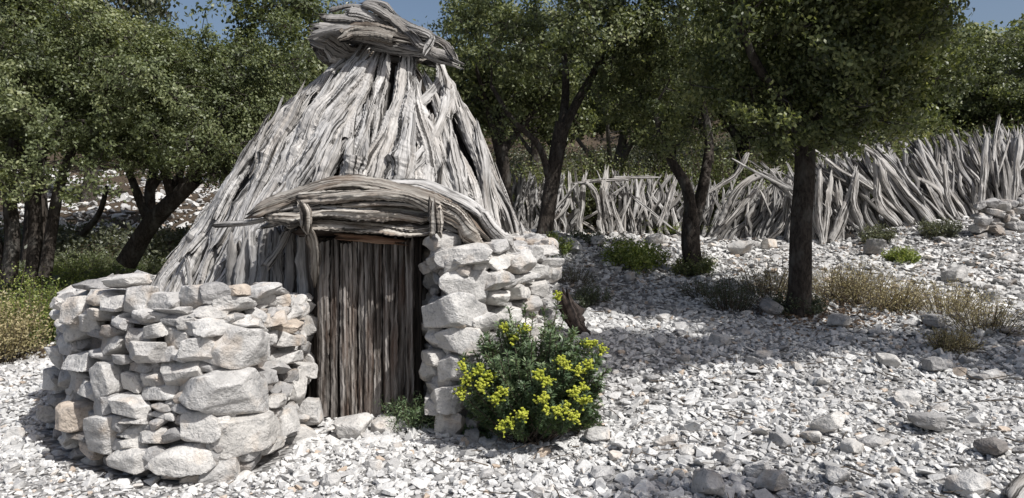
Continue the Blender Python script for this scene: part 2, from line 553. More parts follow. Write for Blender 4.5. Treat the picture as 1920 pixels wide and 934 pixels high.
# ------------------------------------------------------------------ sticks and logs
def stick(path, w, t, normal, seed, n=26, m=14, taper=(.75, .5), ridge=.2, twist=.45, wob=.075, knot=True):
    """a weathered split trunk: ridged, twisted cross-section swept along a path"""
    r = np.random.default_rng(seed)
    P = catmull(path, n)
    L = np.linalg.norm(np.diff(P, axis=0), axis=1).sum()
    s = np.linspace(0, 1, n)
    T, N, B = frames(P, normal)
    amp = wob * w
    ph = r.uniform(0, 6.28, 6)
    kn = max(4, int(L / .3) + 2)
    kink = lambda a_: np.interp(s, np.linspace(0, 1, kn), r.normal(size=kn) * a_)
    P = P + B * (kink(amp) + r.normal(size=n) * w * .012)[:, None] + N * (kink(amp * .6))[:, None]
    th = np.linspace(0, 2 * PI, m + 1)[None, :]
    S = s[:, None]
    rr = np.ones((n, m + 1))
    for k in (1, 2, 3, 5):
        a = .62 * ridge * r.uniform(.4, 1.1) / (k ** .3)
        u = k * th * .5 + r.uniform(0, 6.28) + twist * r.uniform(-.9, .9) * S * L + .45 * np.sin(S * L * r.uniform(2, 5) + r.uniform(0, 6))
        rr += a * (1 - 2.2 * abs(np.sin(u)) ** .6) * (.6 + .5 * np.sin(S * L * r.uniform(2, 7) + r.uniform(0, 6)))
    g = r.uniform(0, 6.28)
    rr -= .38 * np.exp(-((np.mod(th - g - .8 * twist * S * L * r.uniform(-1, 1), 2 * PI) - PI) / .3) ** 2)
    rr = np.clip(rr, .3, 1.8)
    if m >= 16:
        for k in (7, 10, 13):
            u = k * th * .5 + r.uniform(0, 6.28) + .9 * np.sin(S * L * r.uniform(1.5, 4) + r.uniform(0, 6)) + r.uniform(-2, 2) * S * L
            rr -= .10 * (1 - abs(np.sin(u))) ** 2.5 * (.5 + .6 * np.sin(S * L * r.uniform(3, 9) + r.uniform(0, 6)))
    rr += r.normal(size=rr.shape) * .035
    rr[:, -1] = rr[:, 0]
    width = 1 + kink(.11) + r.normal(size=n) * .025
    e0, e1 = r.uniform(.02, .06), (r.uniform(.03, .1) if r.random() < .7 else r.uniform(.2, .5))
    bl = 1 + r.uniform(-.25, .25) * (s - .5)
    tp = bl * np.minimum(taper[0] + (1 - taper[0]) * np.clip(s / e0, 0, 1) ** .6, taper[1] + (1 - taper[1]) * np.clip((1 - s) / e1, 0, 1) ** .75)
    width = width * tp
    if knot:
        for _ in range(r.integers(0, 3)):
            c = r.uniform(.15, .85); tc_ = r.uniform(0, 6.28)
            rr += .55 * np.exp(-((S - c) * L / .05) ** 2 - ((np.mod(th - tc_ + PI, 2 * PI) - PI) / .7) ** 2)
    rr *= width[:, None]
    x = np.sign(np.cos(th)) * abs(np.cos(th)) ** .72 * rr * w * .5
    y = np.sign(np.sin(th)) * abs(np.sin(th)) ** .72 * rr * t * .5
    jag = np.zeros((n, m + 1))
    jr0, jr1 = r.uniform(-1, 1, m + 1), r.uniform(-1, 1, m + 1)
    jr0[-1] = jr0[0]; jr1[-1] = jr1[0]
    jag[0] = jr0 * min(.08, w * .6); jag[-1] = jr1 * min(.2, w * 1.3); jag[-2] = jr1 * min(.1, w * .7)
    V = P[:, None, :] + B[:, None, :] * x[..., None] + N[:, None, :] * y[..., None] + T[:, None, :] * jag[..., None]
    luv = np.stack([np.broadcast_to(th / (2 * PI), (n, m + 1)) * (w + t) * 1.6, np.broadcast_to(S * L, (n, m + 1)),
                    np.broadcast_to(S * 0, (n, m + 1))], 2)
    i = np.arange(n * (m + 1)).reshape(n, m + 1)
    q = np.stack([i[:-1, :-1], i[:-1, 1:], i[1:, 1:], i[1:, :-1]], 2).reshape(-1, 4)
    V = V.reshape(-1, 3); luv = luv.reshape(-1, 3)
    # ends: small cone caps into a hollow
    c0, c1 = len(V), len(V) + 1
    V = np.vstack([V, P[0] + T[0] * w * .1, P[-1] - T[-1] * w * .15])
    luv = np.vstack([luv, luv[0], luv[-1]])
    t0 = np.stack([np.full(m, c0), i[0, 1:], i[0, :-1]], 1)
    t1 = np.stack([np.full(m, c1), i[-1, :-1], i[-1, 1:]], 1)
    return V, [q, np.vstack([t0, t1])], luv

def add_stick(acc, rnd, *a, **k):
    V, Fc, L = stick(*a, **k)
    acc.add(V, Fc, rnd, L)

def stick_obj(name, mat, parent, origin, rnd, *a, **k):
    V, Fc, L = stick(*a, **k)
    acc = Acc(); acc.add(V - np.asarray(origin), Fc, rnd, L)
    return link(name, acc.mesh(name, mat, False), parent)
# ------------------------------------------------------------------ dry stone walls
def make_path(pts, n=400):
    P = catmull(np.array(pts, float), n)
    return P

def wall_hit(path, px, zguess, batter, inward):
    """nearest point of a wall's plan curve on the line of sight of column px"""
    k = (px - 960) / F
    off = path + inward * (batter * zguess)
    f = off[:, 0] - k * off[:, 1]
    idx = np.where(f[:-1] * f[1:] <= 0)[0]
    if len(idx) == 0:
        return int(np.argmin(abs(f))), off
    j = idx[np.argmin(off[idx, 1])]
    return int(j), off

def plan_normals(path):
    T = np.gradient(path, axis=0)
    T /= np.linalg.norm(T, axis=1)[:, None]
    return T, np.stack([T[:, 1], -T[:, 0]], 1)

def build_wall(name, label, cat, pts, stones, crop, batter, height, out_sign, seed, base, extra, thick=.45, group=None, maxparts=100):
    path = make_path(pts)
    T, Nr = plan_normals(path)
    Nout = Nr * out_sign
    root = thing(name, base, label, cat, group)
    base = np.asarray(base, float)
    r = np.random.default_rng(seed)
    items = []
    ox, oy, sc = crop
    for (cx, cy, ww, hh, *kind) in stones:
        px, py = ox + cx / sc, oy + cy / sc
        z = .6
        for _ in range(3):
            j, off = wall_hit(path, px, z, batter, -Nout)
            Y = off[j, 1]
            z = at(px, py, Y)[2]
        p = at(px, py, Y)
        n = Nout[j]
        view = p[:2] / np.linalg.norm(p[:2])
        cosv = max(.42, abs(n @ view))
        w_ = ww / sc / F * Y / cosv
        h_ = hh / sc / F * Y
        w_ = min(w_, .50 if ww > 200 else .30)
        if Y > 6.3 and name == 'curved_stone_wall': w_ = min(w_, .24)
        ang = math.atan2(T[j, 1], T[j, 0])
        items.append((p, w_, h_, ang, n, (kind[0] if kind else None)))
    order = sorted(range(len(items)), key=lambda i: -items[i][1] * items[i][2])
    rest = Acc()
    for rank, i in enumerate(order):
        p, w_, h_, ang, n, kd = items[i]
        big = w_ * h_ > .03
        dep = min(max(w_, h_) * r.uniform(.8, 1.1), .42)
        sd = seed * 1000 + i
        V, Tt = rock((w_ * 1.08, dep, h_ * 1.12), sd, 5 if big else 4, sharp=r.uniform(30, 90), cuts=15 if big else 12, rough=.04)
        R = rotm(r.normal() * .1, r.normal() * (.06 if big else .2), ang + r.normal() * .12)
        V = V @ R.T
        out = r.uniform(-.05, .03) + (.03 if big else 0) - (.06 if p[0] / p[1] < -.60 else 0)
        c = p.copy(); c[:2] += n * (out - dep * .42)
        # keep some of the stone in front of the wall's face
        rn = .97 if kd == 'o' else (r.uniform(.5, .88) if big else r.uniform(.0, .92))
        if rank < maxparts:
            acc = Acc(); acc.add(V, [Tt], rn)
            o = link('stone', acc.mesh('stone', MAT['stone'], False), root, c - base)
            if kd == 'o': o['label'] = 'stone stained reddish ochre'
        else:
            rest.add(V + c - base, [Tt], rn)
    # hearting: the small stones between and behind the face stones, and the top of the wall
    s = r.integers(5, len(path) - 5, extra)
    z = r.uniform(-.05, height, extra)
    for k in range(extra):
        q = path[s[k]]
        g = gz(*q)
        zz = z[k] * 1.0
        sz = r.uniform(.05, .13)
        c = np.array([*(q - Nout[s[k]] * (batter * zz + r.uniform(.07, .16))), zz * (1 - g / (height + .4)) + g])
        V, Tt = rock((sz * 1.5, sz, sz * .75), seed * 77 + k, 3, 18, 5)
        rest.add((V @ rotm(r.normal() * .3, r.normal() * .3, math.atan2(T[s[k], 1], T[s[k], 0])).T) + c - base, [Tt], r.uniform(0, .85))
    ntop = int(extra * .8)
    for k in range(ntop):
        j = r.integers(3, len(path) - 3)
        u = r.uniform(.1, 1)
        sz = r.uniform(.08, .2)
        q = path[j] - Nout[j] * (batter * height + thick * u)
        c = np.array([*q, height + (gz(*path[j]) * .25) - .05 + r.uniform(-.08, .03)])
        V, Tt = rock((sz * 1.4, sz * 1.1, sz * .6), seed * 91 + k, 3, 20, 6)
        rest.add((V @ rotm(r.normal() * .2, r.normal() * .2, r.uniform(0, 6.28)).T) + c - base, [Tt], r.uniform(.2, .9))
    o = link('small_stones', rest.mesh('small_stones', MAT['stone'], False), root)
    tag(o, kind='stuff')
    # core of the wall, its darker colour paints shade into the joints
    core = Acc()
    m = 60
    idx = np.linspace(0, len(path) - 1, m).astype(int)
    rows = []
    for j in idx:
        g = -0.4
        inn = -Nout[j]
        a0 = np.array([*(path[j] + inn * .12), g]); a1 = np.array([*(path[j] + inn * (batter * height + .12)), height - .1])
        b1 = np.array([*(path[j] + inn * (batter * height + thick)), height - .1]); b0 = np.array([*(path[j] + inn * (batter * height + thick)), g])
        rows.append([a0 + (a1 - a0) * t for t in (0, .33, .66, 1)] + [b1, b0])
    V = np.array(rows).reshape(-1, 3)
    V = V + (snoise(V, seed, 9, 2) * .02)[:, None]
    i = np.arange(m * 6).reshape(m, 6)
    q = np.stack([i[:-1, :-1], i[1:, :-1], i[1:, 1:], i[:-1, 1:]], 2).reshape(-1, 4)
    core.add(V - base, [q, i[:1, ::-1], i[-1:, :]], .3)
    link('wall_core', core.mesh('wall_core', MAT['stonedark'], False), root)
    return root

LEFT = [(-1.50, 6.0), (-1.46, 5.55), (-1.49, 5.05), (-1.57, 4.65), (-1.82, 4.45), (-2.25, 4.5), (-2.72, 4.72), (-3.2, 5.08), (-3.62, 5.68), (-3.98, 6.4), (-4.15, 7.2), (-4.0, 8.1), (-3.75, 8.8)]
LS = [(210,115,85,40),(345,100,140,50),(160,150,50,40),(150,205,75,80),(200,215,65,110),(280,165,120,60),(335,188,120,66),(425,175,95,105),
(520,185,120,75),(640,155,120,85),(755,150,120,85),(880,138,85,50,'o'),(970,130,60,40),(1040,152,65,40),(1130,185,60,75),(860,185,145,70),(985,190,90,45),
(1075,215,95,60),(1000,240,100,60),(245,250,45,85),(285,230,55,45),(335,250,55,35),(375,265,50,55),(430,260,95,40),(465,240,75,45),(570,220,115,40),
(720,225,150,70),(905,255,140,70),(690,277,180,65),(120,270,60,40),(190,290,75,80),(255,310,70,40),(330,295,70,45),(320,345,85,85),(400,335,70,90),
(440,330,70,90),(510,290,60,50),(585,305,130,72),(885,345,235,185),(690,360,138,100),(1050,320,110,60),(1135,260,50,90),(1060,270,70,45,'o'),(475,370,120,80),
(545,385,65,60),(598,392,50,38),(210,410,70,70),(275,385,70,50),(80,345,40,60),(140,350,80,90),(95,400,60,90),(380,400,50,35),(430,430,80,50),
(300,465,130,125),(465,470,122,62),(595,460,140,100),(715,425,110,50),(775,395,38,48),(820,415,80,38),(1060,385,150,60),(1030,428,95,45),(1150,390,45,65),
(395,490,60,70),(200,480,55,70),(255,530,80,70),(320,580,80,75),(405,585,108,78),(490,540,155,58),(600,552,60,50),(812,540,355,200),(60,480,50,80),
(65,560,60,55),(130,560,70,140),(180,620,80,110,'o'),(240,640,60,80),(415,637,88,34),(520,590,55,34),(600,602,112,42),(525,622,85,38),(505,652,60,38),
(1010,560,65,55),(1095,510,120,140),(1035,525,40,35),(1140,600,50,100),(975,470,45,60),(400,680,102,50),(450,665,52,38),(490,700,96,62),(575,695,62,48),
(685,672,155,132),(770,655,92,52),(600,648,52,45),(912,685,272,160),(1060,640,80,90),(300,690,140,150),(200,700,60,60),(135,690,60,110),(400,735,92,50),
(415,782,135,88),(500,775,80,70),(225,745,80,40,'o'),(615,792,205,112),(700,780,120,80),(755,740,52,42),(680,737,62,34),(790,838,155,172),(920,800,92,62),(630,880,80,62),
(560,858,62,44),(370,650,48,62),(350,740,60,50),(1110,700,60,70),(1000,735,70,50),(870,870,70,60),(95,480,40,70),(40,620,40,60),(1135,320,50,50),(1110,440,80,60)]
build_wall('curved_stone_wall', 'waist-high curved dry stone wall of rough limestone blocks left of the plank door', 'stone wall',
           LEFT, LS, (40, 480, 2.057), .10, 1.05, -1, 11, (-2.6, 5.6, 0), 330, .5)

RIGHT = [(-.86, 6.35), (-.76, 6.05), (-.68, 5.7), (-.55, 5.45), (-.25, 5.42), (.05, 5.72), (.3, 6.25), (.44, 6.9), (.42, 7.6), (.3, 8.2)]
RS = [(522,112,80,78),(488,165,72,52),(455,140,52,38),(640,175,218,100),(785,185,88,62),(805,130,62,48),(870,190,92,88),(940,160,62,75),(485,238,124,98),
(660,290,205,150),(780,260,98,82),(850,270,64,62),(470,330,78,92),(585,385,225,135),(800,332,84,58),(920,355,78,58),(608,418,164,70,'o'),(730,425,88,78),
(635,500,205,108),(515,490,74,92),(480,535,48,48),(600,605,145,112),(490,610,75,92),(565,718,115,98),(580,820,112,98),(515,750,60,60),(545,890,84,58),
(640,890,94,54),(960,225,70,60),(1000,235,60,60),(1010,275,60,50),(880,310,74,64),(840,400,95,74),(900,440,74,64),(965,470,64,80),(700,560,84,64),
(500,690,60,64),(740,520,70,60),(960,290,70,60),(990,340,60,50),(1000,400,60,60),(930,520,80,70),(820,480,90,70),(690,640,90,80),(690,730,90,80),(780,600,100,90),
(700,820,80,70),(790,700,90,80),(870,560,80,80),(480,440,55,70),(510,560,70,60),(900,250,50,40),(1030,200,40,50),(760,790,90,70),(860,660,90,90)]
build_wall('stone_pillar_wall', 'dry stone wall rising right of the door behind the yellow-flowered bush', 'stone wall',
           RIGHT, RS, (560, 400, 2.075), .04, 1.36, 1, 23, (-.1, 6.1, 0), 330, .45)

# ------------------------------------------------------------------ conical hut of split trunks
HZ = np.array([0, .9, 1.9, 2.6, 3.25, 3.7])
HR = np.array([2.24, 1.81, 1.24, .85, .36, .2])
HXc = np.array([-1.82, -1.68, -1.51, -1.43, -1.29, -1.25])
HYc = np.array([7.85, 7.82, 7.75, 7.7, 7.68, 7.68])
def cone(th, z, off=0.0):
    r = np.interp(z, HZ, HR) + off
    return np.array([np.interp(z, HZ, HXc) + math.cos(th) * r, np.interp(z, HZ, HYc) + math.sin(th) * r * .86, z])
def cone_n(th):
    n = np.array([math.cos(th), math.sin(th), .45])
    return n / np.linalg.norm(n)
def cone_hit(px, py):
    o = np.array([0, 0, CAMZ]); a = at(px, py, 1.0) - o
    best, bY = 9, 7.8
    for Y in np.arange(5.2, 8.6, .03):
        p = o + a * Y
        z = np.clip(p[2], 0, 3.7)
        r = np.interp(z, HZ, HR)
        dd = math.hypot(p[0] - np.interp(z, HZ, HXc), (p[1] - np.interp(z, HZ, HYc)) / .86) - r
        if dd < 0:
            best = None; bY = Y; break
        if dd < best:
            best, bY = dd, Y
    p = o + a * bY
    z = float(np.clip(p[2], 0, 3.7))
    th = math.atan2((p[1] - np.interp(z, HZ, HYc)) / .86, p[0] - np.interp(z, HZ, HXc))
    return th, z

HB = np.array([-1.88, 7.8, .1])
hut = thing('wooden_hut', HB, 'conical hut of weathered grey split trunks with a plank door and a stick cap', 'hut')
rh = np.random.default_rng(42)
hut_logs = []      # (visible size, kwargs)

def log_on_cone(t0, z0, t1, z1, w, t, off, seed, rnd, taper=(.8, .55), **k):
    zs = np.linspace(z0, z1, 5)
    ths = np.linspace(t0, t1, 5)
    lift = k.pop('lift', 0)
    pts = [cone(a, z, off + lift * (i / 4) ** 2 + .02 * math.sin(i * 2.1 + seed)) for i, (a, z) in enumerate(zip(ths, zs))]
    mid = .5 * (t0 + t1)
    return (pts, w, t, cone_n(mid), seed, dict(taper=taper, **k), rnd)

# (bottom px,py, top px,py, width px) of trunks that can be told apart in the photograph
FEAT = [(560,345,690,108,42),(600,338,712,112,34),(480,470,640,170,26),(700,340,745,120,30),(738,332,782,98,26),(760,200,785,96,20),(905,392,808,114,26),
(958,340,840,128,24),(545,262,640,140,22),(440,450,600,190,34),(470,480,660,205,44),(395,470,470,280,36),(300,545,432,312,34),(392,372,418,308,34),(268,552,385,368,38),
(330,560,420,400,30),(360,560,500,290,34),(420,555,540,300,30),(650,335,700,200,24),(620,335,680,220,22),(870,390,815,230,24),(955,450,868,262,26),(985,470,905,300,26),
(925,400,850,200,22),(835,345,775,220,24),(1000,470,930,390,26),(790,330,760,190,34),(720,332,760,180,40),(860,360,820,250,22),(900,430,850,330,26),(600,250,700,120,34),
(515,330,600,215,26),(520,420,560,300,24),(560,330,640,190,26),(970,468,935,330,22),(450,400,520,240,30),(345,470,400,380,26),(660,250,700,130,30),(810,220,790,120,22),
(680,330,728,210,22),(505,390,570,250,22),(410,520,450,400,26),(935,420,890,300,22),(620,170,668,112,28),(995,475,960,400,22),(745,240,752,110,24),(695,240,722,118,22)]
for i, (bx, by, tx, ty, ww) in enumerate(FEAT):
    t0, z0 = cone_hit(bx, by); t1, z1 = cone_hit(tx, ty)
    if t1 - t0 > PI: t1 -= 2 * PI
    if t0 - t1 > PI: t1 += 2 * PI
    w_ = ww / F * 6.9
    z0 = z0 - .05
    hut_logs.append((3, log_on_cone(t0, z0, t1, z1, w_ * 1.05, w_ * rh.uniform(.5, .75), rh.uniform(.13, .2), 500 + i, rh.uniform(.45, 1), n=56, m=30, ridge=.24)))

DOOR_X0, DOOR_X1 = -1.62, -.70
def blocked(t, z0):
    p = cone(t, max(z0, .3))
    return (DOOR_X0 - .16 < p[0] < DOOR_X1 + .1) and p[1] < 7.4 and z0 < 1.5
def ring(n, za, zb, la, lb, wa, wb, off, seed, skew=.16, hi=3.12, tone=(.1, 1), lift=0.0):
    for i in range(n):
        th = 2 * PI * (i + rh.uniform(-.45, .45)) / n
        z0 = rh.uniform(za, zb)
        L = rh.uniform(la, lb)
        z1 = min(z0 + L, hi + rh.uniform(-.15, .05))
        if blocked(th, z0):
            z0 = 1.52 + rh.uniform(0, .1); z1 = max(z1, z0 + .6)
        front = math.sin(th) < .25
        w_ = rh.uniform(wa, wb)
        dth = rh.normal() * skew + (.10 if math.cos(th) < 0 else -.05) * (-1)
        t1 = th + dth * (z1 - z0) / 1.5
        vis = (w_ * (z1 - z0)) if front else 0
        hut_logs.append((vis, log_on_cone(th, z0, t1, z1, w_, w_ * rh.uniform(.55, .9), off + rh.uniform(-.03, .05), seed + i, rh.uniform(*tone), lift=lift * rh.uniform(0, 1) ** 2,
                                          n=36 if front else 12, m=18 if front else 8, ridge=.26)))
# inner-layer trunks, coloured dark as shade in the gaps, then the bleached outer ones with gaps between them
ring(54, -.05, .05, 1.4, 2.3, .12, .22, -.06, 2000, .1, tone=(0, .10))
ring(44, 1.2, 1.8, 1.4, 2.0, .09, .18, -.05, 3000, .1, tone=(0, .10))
ring(36, -.05, .1, .9, 1.9, .12, .25, .08, 3500, .16, tone=(.4, 1), lift=.18)
ring(24, .7, 1.3, .9, 1.7, .11, .24, .11, 4000, .2, tone=(.35, 1), lift=.18)
ring(19, 1.3, 1.9, .8, 1.5, .09, .20, .12, 5000, .18, tone=(.35, 1), lift=.14)
ring(18, 1.9, 2.3, .8, 1.4, .08, .16, .09, 6000, .1, 3.14, tone=(.45, 1))
ring(26, .4, 2.5, .3, .8, .03, .07, .17, 8000, .45, tone=(.3, 1), lift=.14)
hut_logs.sort(key=lambda a: -a[0])
small = Acc()
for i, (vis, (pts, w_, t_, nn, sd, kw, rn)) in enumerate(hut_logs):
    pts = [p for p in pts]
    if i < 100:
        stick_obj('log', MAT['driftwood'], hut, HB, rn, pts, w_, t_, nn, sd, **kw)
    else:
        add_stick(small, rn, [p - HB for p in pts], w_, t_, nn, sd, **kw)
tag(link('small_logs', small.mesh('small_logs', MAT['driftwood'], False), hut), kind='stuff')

# inner shell behind the trunks, coloured dark for the shade between them
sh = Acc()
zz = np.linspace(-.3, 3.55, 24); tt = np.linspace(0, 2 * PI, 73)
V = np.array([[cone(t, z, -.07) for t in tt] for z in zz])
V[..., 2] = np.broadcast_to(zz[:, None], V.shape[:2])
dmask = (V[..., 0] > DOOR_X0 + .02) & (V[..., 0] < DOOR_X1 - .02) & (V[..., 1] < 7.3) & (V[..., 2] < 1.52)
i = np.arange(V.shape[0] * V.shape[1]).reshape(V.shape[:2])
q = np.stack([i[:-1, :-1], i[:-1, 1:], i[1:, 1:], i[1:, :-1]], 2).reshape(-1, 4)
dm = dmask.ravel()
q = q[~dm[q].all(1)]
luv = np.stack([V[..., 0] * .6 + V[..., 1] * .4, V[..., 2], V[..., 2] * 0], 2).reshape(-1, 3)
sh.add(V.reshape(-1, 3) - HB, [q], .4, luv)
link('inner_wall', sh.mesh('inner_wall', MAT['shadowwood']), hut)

# --- cap of loose sticks on top of the cone
capc = at(722, 74, 7.68)
def cappt(px, py, Y):
    return at(px, py, Y)
cap = Acc()
for k in range(46):
    a = rh.uniform(0, 2 * PI)
    if rh.random() < .55: a = rh.normal() * .5
    L = rh.uniform(.4, .85)
    rad = rh.uniform(0, .38)
    b = rh.uniform(0, 2 * PI)
    dz = .20 - .28 * rad + rh.uniform(-.22, .04)
    c = capc + np.array([math.cos(b) * rad, math.sin(b) * rad * .8, dz])
    d = np.array([math.cos(a), math.sin(a) * .8, 0])
    sag = .10
    tilt = -.19
    pts = []
    for s in (-1, -.4, .2, .7, 1):
        p = c + d * L * .5 * s
        rr_ = np.linalg.norm((p - capc)[:2])
        p[2] += -sag * rr_ * 1.6 + tilt * (p[0] - c[0]) + tilt * (c[0] - capc[0]) * .9
        pts.append(p)
    w_ = rh.uniform(.06, .17)
    (add_stick(cap, rh.uniform(.0, .34), [p - HB for p in pts], w_, w_ * rh.uniform(.35, .6), (0, 0, 1), 9100 + k, n=20, m=12, taper=(.6, .4), ridge=.26))
capo = link('roof_cap', cap.mesh('roof_cap', MAT['driftwood']), hut)
CF = [([(592,52),(640,60),(700,74),(760,90),(800,96)],7.15,20),([(610,40),(660,44),(700,58),(735,62)],7.2,26),([(585,66),(630,56),(680,55),(735,62)],7.05,16),
([(680,8),(700,12),(722,26),(740,38),(770,66),(790,88),(808,90)],7.1,18),([(765,50),(790,58),(808,70),(800,88)],7.05,14),([(640,66),(660,58),(700,60),(748,70)],7.0,30),
([(800,92),(828,102),(848,112)],7.15,20),([(790,66),(830,82),(846,100)],7.2,16),([(700,84),(745,96),(790,98),(822,114),(844,122)],7.2,20),([(588,64),(605,74),(650,96),(700,104)],7.35,44),
([(655,22),(690,30),(715,40)],7.1,20),([(605,30),(640,38),(680,36),(700,46)],7.3,18),([(735,30),(760,44),(780,56),(810,70)],7.2,16),([(600,84),(650,108),(720,106),(790,108)],7.5,46),
([(690,2),(720,8),(740,24)],7.4,14),([(620,20),(650,12),(690,14)],7.5,12)]
for k, (pp, Y, ww) in enumerate(CF):
    pts = [cappt(a, b, Y + .04 * math.sin(j * 1.7 + k)) for j, (a, b) in enumerate(pp)]
    w_ = ww / F * Y
    V, Fc, L = stick(pts, w_ * 1.15, w_ * .75, (0, -.85, .5), 9300 + k, n=36, m=24, taper=(.5, .35), ridge=.26)
    acc = Acc(); acc.add(V - HB, Fc, rh.uniform(.15, .42), L)
    link('cap_stick', acc.mesh('cap_stick', MAT['canopywood' if k in (5, 9, 13) else 'driftwood'], False), capo)

# --- door canopy of big curved slabs
CAN = [  # path px,py,Y ; width(vertical, px), thickness px, mat
 ([(476,400,5.52),(520,380,5.5),(580,362,5.5),(640,346,5.52),(700,344,5.55),(760,352,5.55),(820,376,5.5),(865,405,5.5),(895,432,5.52),(925,462,5.6)],24,60,'canopywood'),
 ([(560,372,5.46),(640,362,5.44),(720,362,5.44),(790,376,5.46),(850,404,5.46),(885,440,5.5)],20,40,'canopywood'),
 ([(600,356,5.6),(645,340,5.62),(700,342,5.65),(770,348,5.68),(840,366,5.65),(900,400,5.65),(940,450,5.7)],14,50,'driftwood'),
 ([(820,385,5.48),(855,405,5.46),(880,440,5.48),(900,468,5.55)],34,36,'canopywood'),
 ([(500,402,5.5),(560,398,5.46),(640,396,5.46),(720,400,5.5),(810,406,5.55)],30,50,'canopywood'),
 ([(560,414,5.55),(640,418,5.55),(720,420,5.58),(780,426,5.6),(830,420,5.62)],18,70,'canopywood'),
 ([(478,404,5.5),(520,396,5.44),(560,386,5.44),(620,376,5.44)],12,20,'driftwood'),
 ([(400,423,5.6),(440,420,5.55),(500,412,5.5)],9,12,'driftwood'),
 ([(640,386,5.42),(700,380,5.42),(760,384,5.44),(815,392,5.46)],9,16,'canopywood'),
 ([(600,388,5.42),(660,392,5.42),(700,392,5.43)],7,14,'driftwood'),
 ([(900,400,5.6),(930,440,5.62),(965,480,5.7)],24,30,'driftwood'),
 ([(870,395,5.7),(915,440,5.7),(940,475,5.75)],30,40,'canopywood')]
cano = None
for k, (pp, wv, td, mt) in enumerate(CAN):
    pts = [at(a, b, c + .16) for a, b, c in pp]
    w_ = td / F * 5.5; h_ = wv / F * 5.5
    # width lies along the depth, thickness is vertical
    V, Fc, L = stick(pts, w_ * 1.1, h_ * 1.2, (0, -.35, .94), 9500 + k, n=80, m=44, taper=(.2, .2), ridge=.28, wob=.08, twist=.15)
    acc = Acc(); acc.add(V - HB, Fc, .3 + .1 * (k % 6), L)
    if cano is None:
        cano = link('door_canopy', acc.mesh('door_canopy', MAT[mt]), hut)
    else:
        link('canopy_slab', acc.mesh('canopy_slab', MAT[mt]), cano)
for k in range(9):      # slabs that run back from the arch to the cone
    Yk = 5.72 + k * .08
    lift = k * .014
    pts = [np.array([x, Yk + .03 * math.sin(k * 3 + j), z + lift]) for j, (x, z) in enumerate(((-1.9, 1.57), (-1.5, 1.70), (-1.1, 1.73), (-.65, 1.66), (-.35, 1.5)))]
    V, Fc, L = stick(pts, .17, .06, (0, -.3, .95), 9600 + k, n=26, m=12, taper=(.3, .3), wob=.1)
    acc = Acc(); acc.add(V - HB, Fc, rh.uniform(.1, .7), L)
    link('canopy_slab', acc.mesh('canopy_slab', MAT['canopywood' if k % 2 else 'driftwood']), cano)

def block(name, mat, parent, base, pts, w_, t_, nrm, seed, rnd=.5, **k):
    V, Fc, L = stick(pts, w_, t_, nrm, seed, **k)
    acc = Acc(); acc.add(V - np.asarray(base), Fc, rnd, L)
    return link(name, acc.mesh(name, mat), parent)
block('bracket', MAT['canopywood'], hut, HB, [at(566, 384, 5.42), at(572, 400, 5.42), at(574, 424, 5.45)], .085, .08, (0, -1, 0), 71, .7, taper=(.7, .8), wob=.05)
block('bracket', MAT['canopywood'], hut, HB, [at(572, 418, 5.5), at(590, 455, 5.62), at(592, 520, 5.78)], .075, .08, (0, -1, 0), 72, .3, wob=.1)
block('bracket', MAT['canopywood'], hut, HB, [at(818, 438, 5.46), at(818, 390, 5.44)], .085, .1, (0, -1, 0), 73, .6, taper=(.95, .9), wob=.03, ridge=.06)
for k, (x0, y0, x1, y1, Y, ww) in enumerate([(588,800,586,440,5.98,26),(606,800,604,436,6.02,24),(776,800,772,440,6.02,26),(794,790,790,440,6.1,24),(564,600,566,430,6.0,24),(540,600,545,430,6.02,22),(515,600,518,440,6.04,26),(492,560,500,430,6.08,24),(470,590,482,450,6.12,30),(446,590,462,455,6.16,28),(424,590,444,460,6.22,26),(500,500,545,430,5.9,12)]):
    nm = 'door_post' if k < 4 else 'log'
    block(nm, MAT['doorwood' if k < 4 else 'driftwood'], hut, HB, [at(x0, y0, Y), at((x0 + x1) / 2 + 2, (y0 + y1) / 2, Y + .02), at(x1, y1, Y + .04)], ww / F * Y * 1.15, .09, (0, -1, 0), 700 + k, .25 + .05 * (k % 5), n=26, m=16, taper=(.9, .8), wob=.08)
# lintel and plank over the door
block('lintel', MAT['doorwood'], hut, HB, [at(560, 432, 6.0), at(690, 430, 5.97), at(810, 436, 6.0)], .12, .14, (0, -1, 0), 740, .2, taper=(.9, .9), wob=.04)
block('lintel_plank', MAT['shadowwood'], hut, HB, [at(560, 412, 6.1), at(690, 404, 6.1), at(820, 414, 6.1)], .18, .08, (0, -1, 0), 742, .2, taper=(.9, .9), wob=.04)

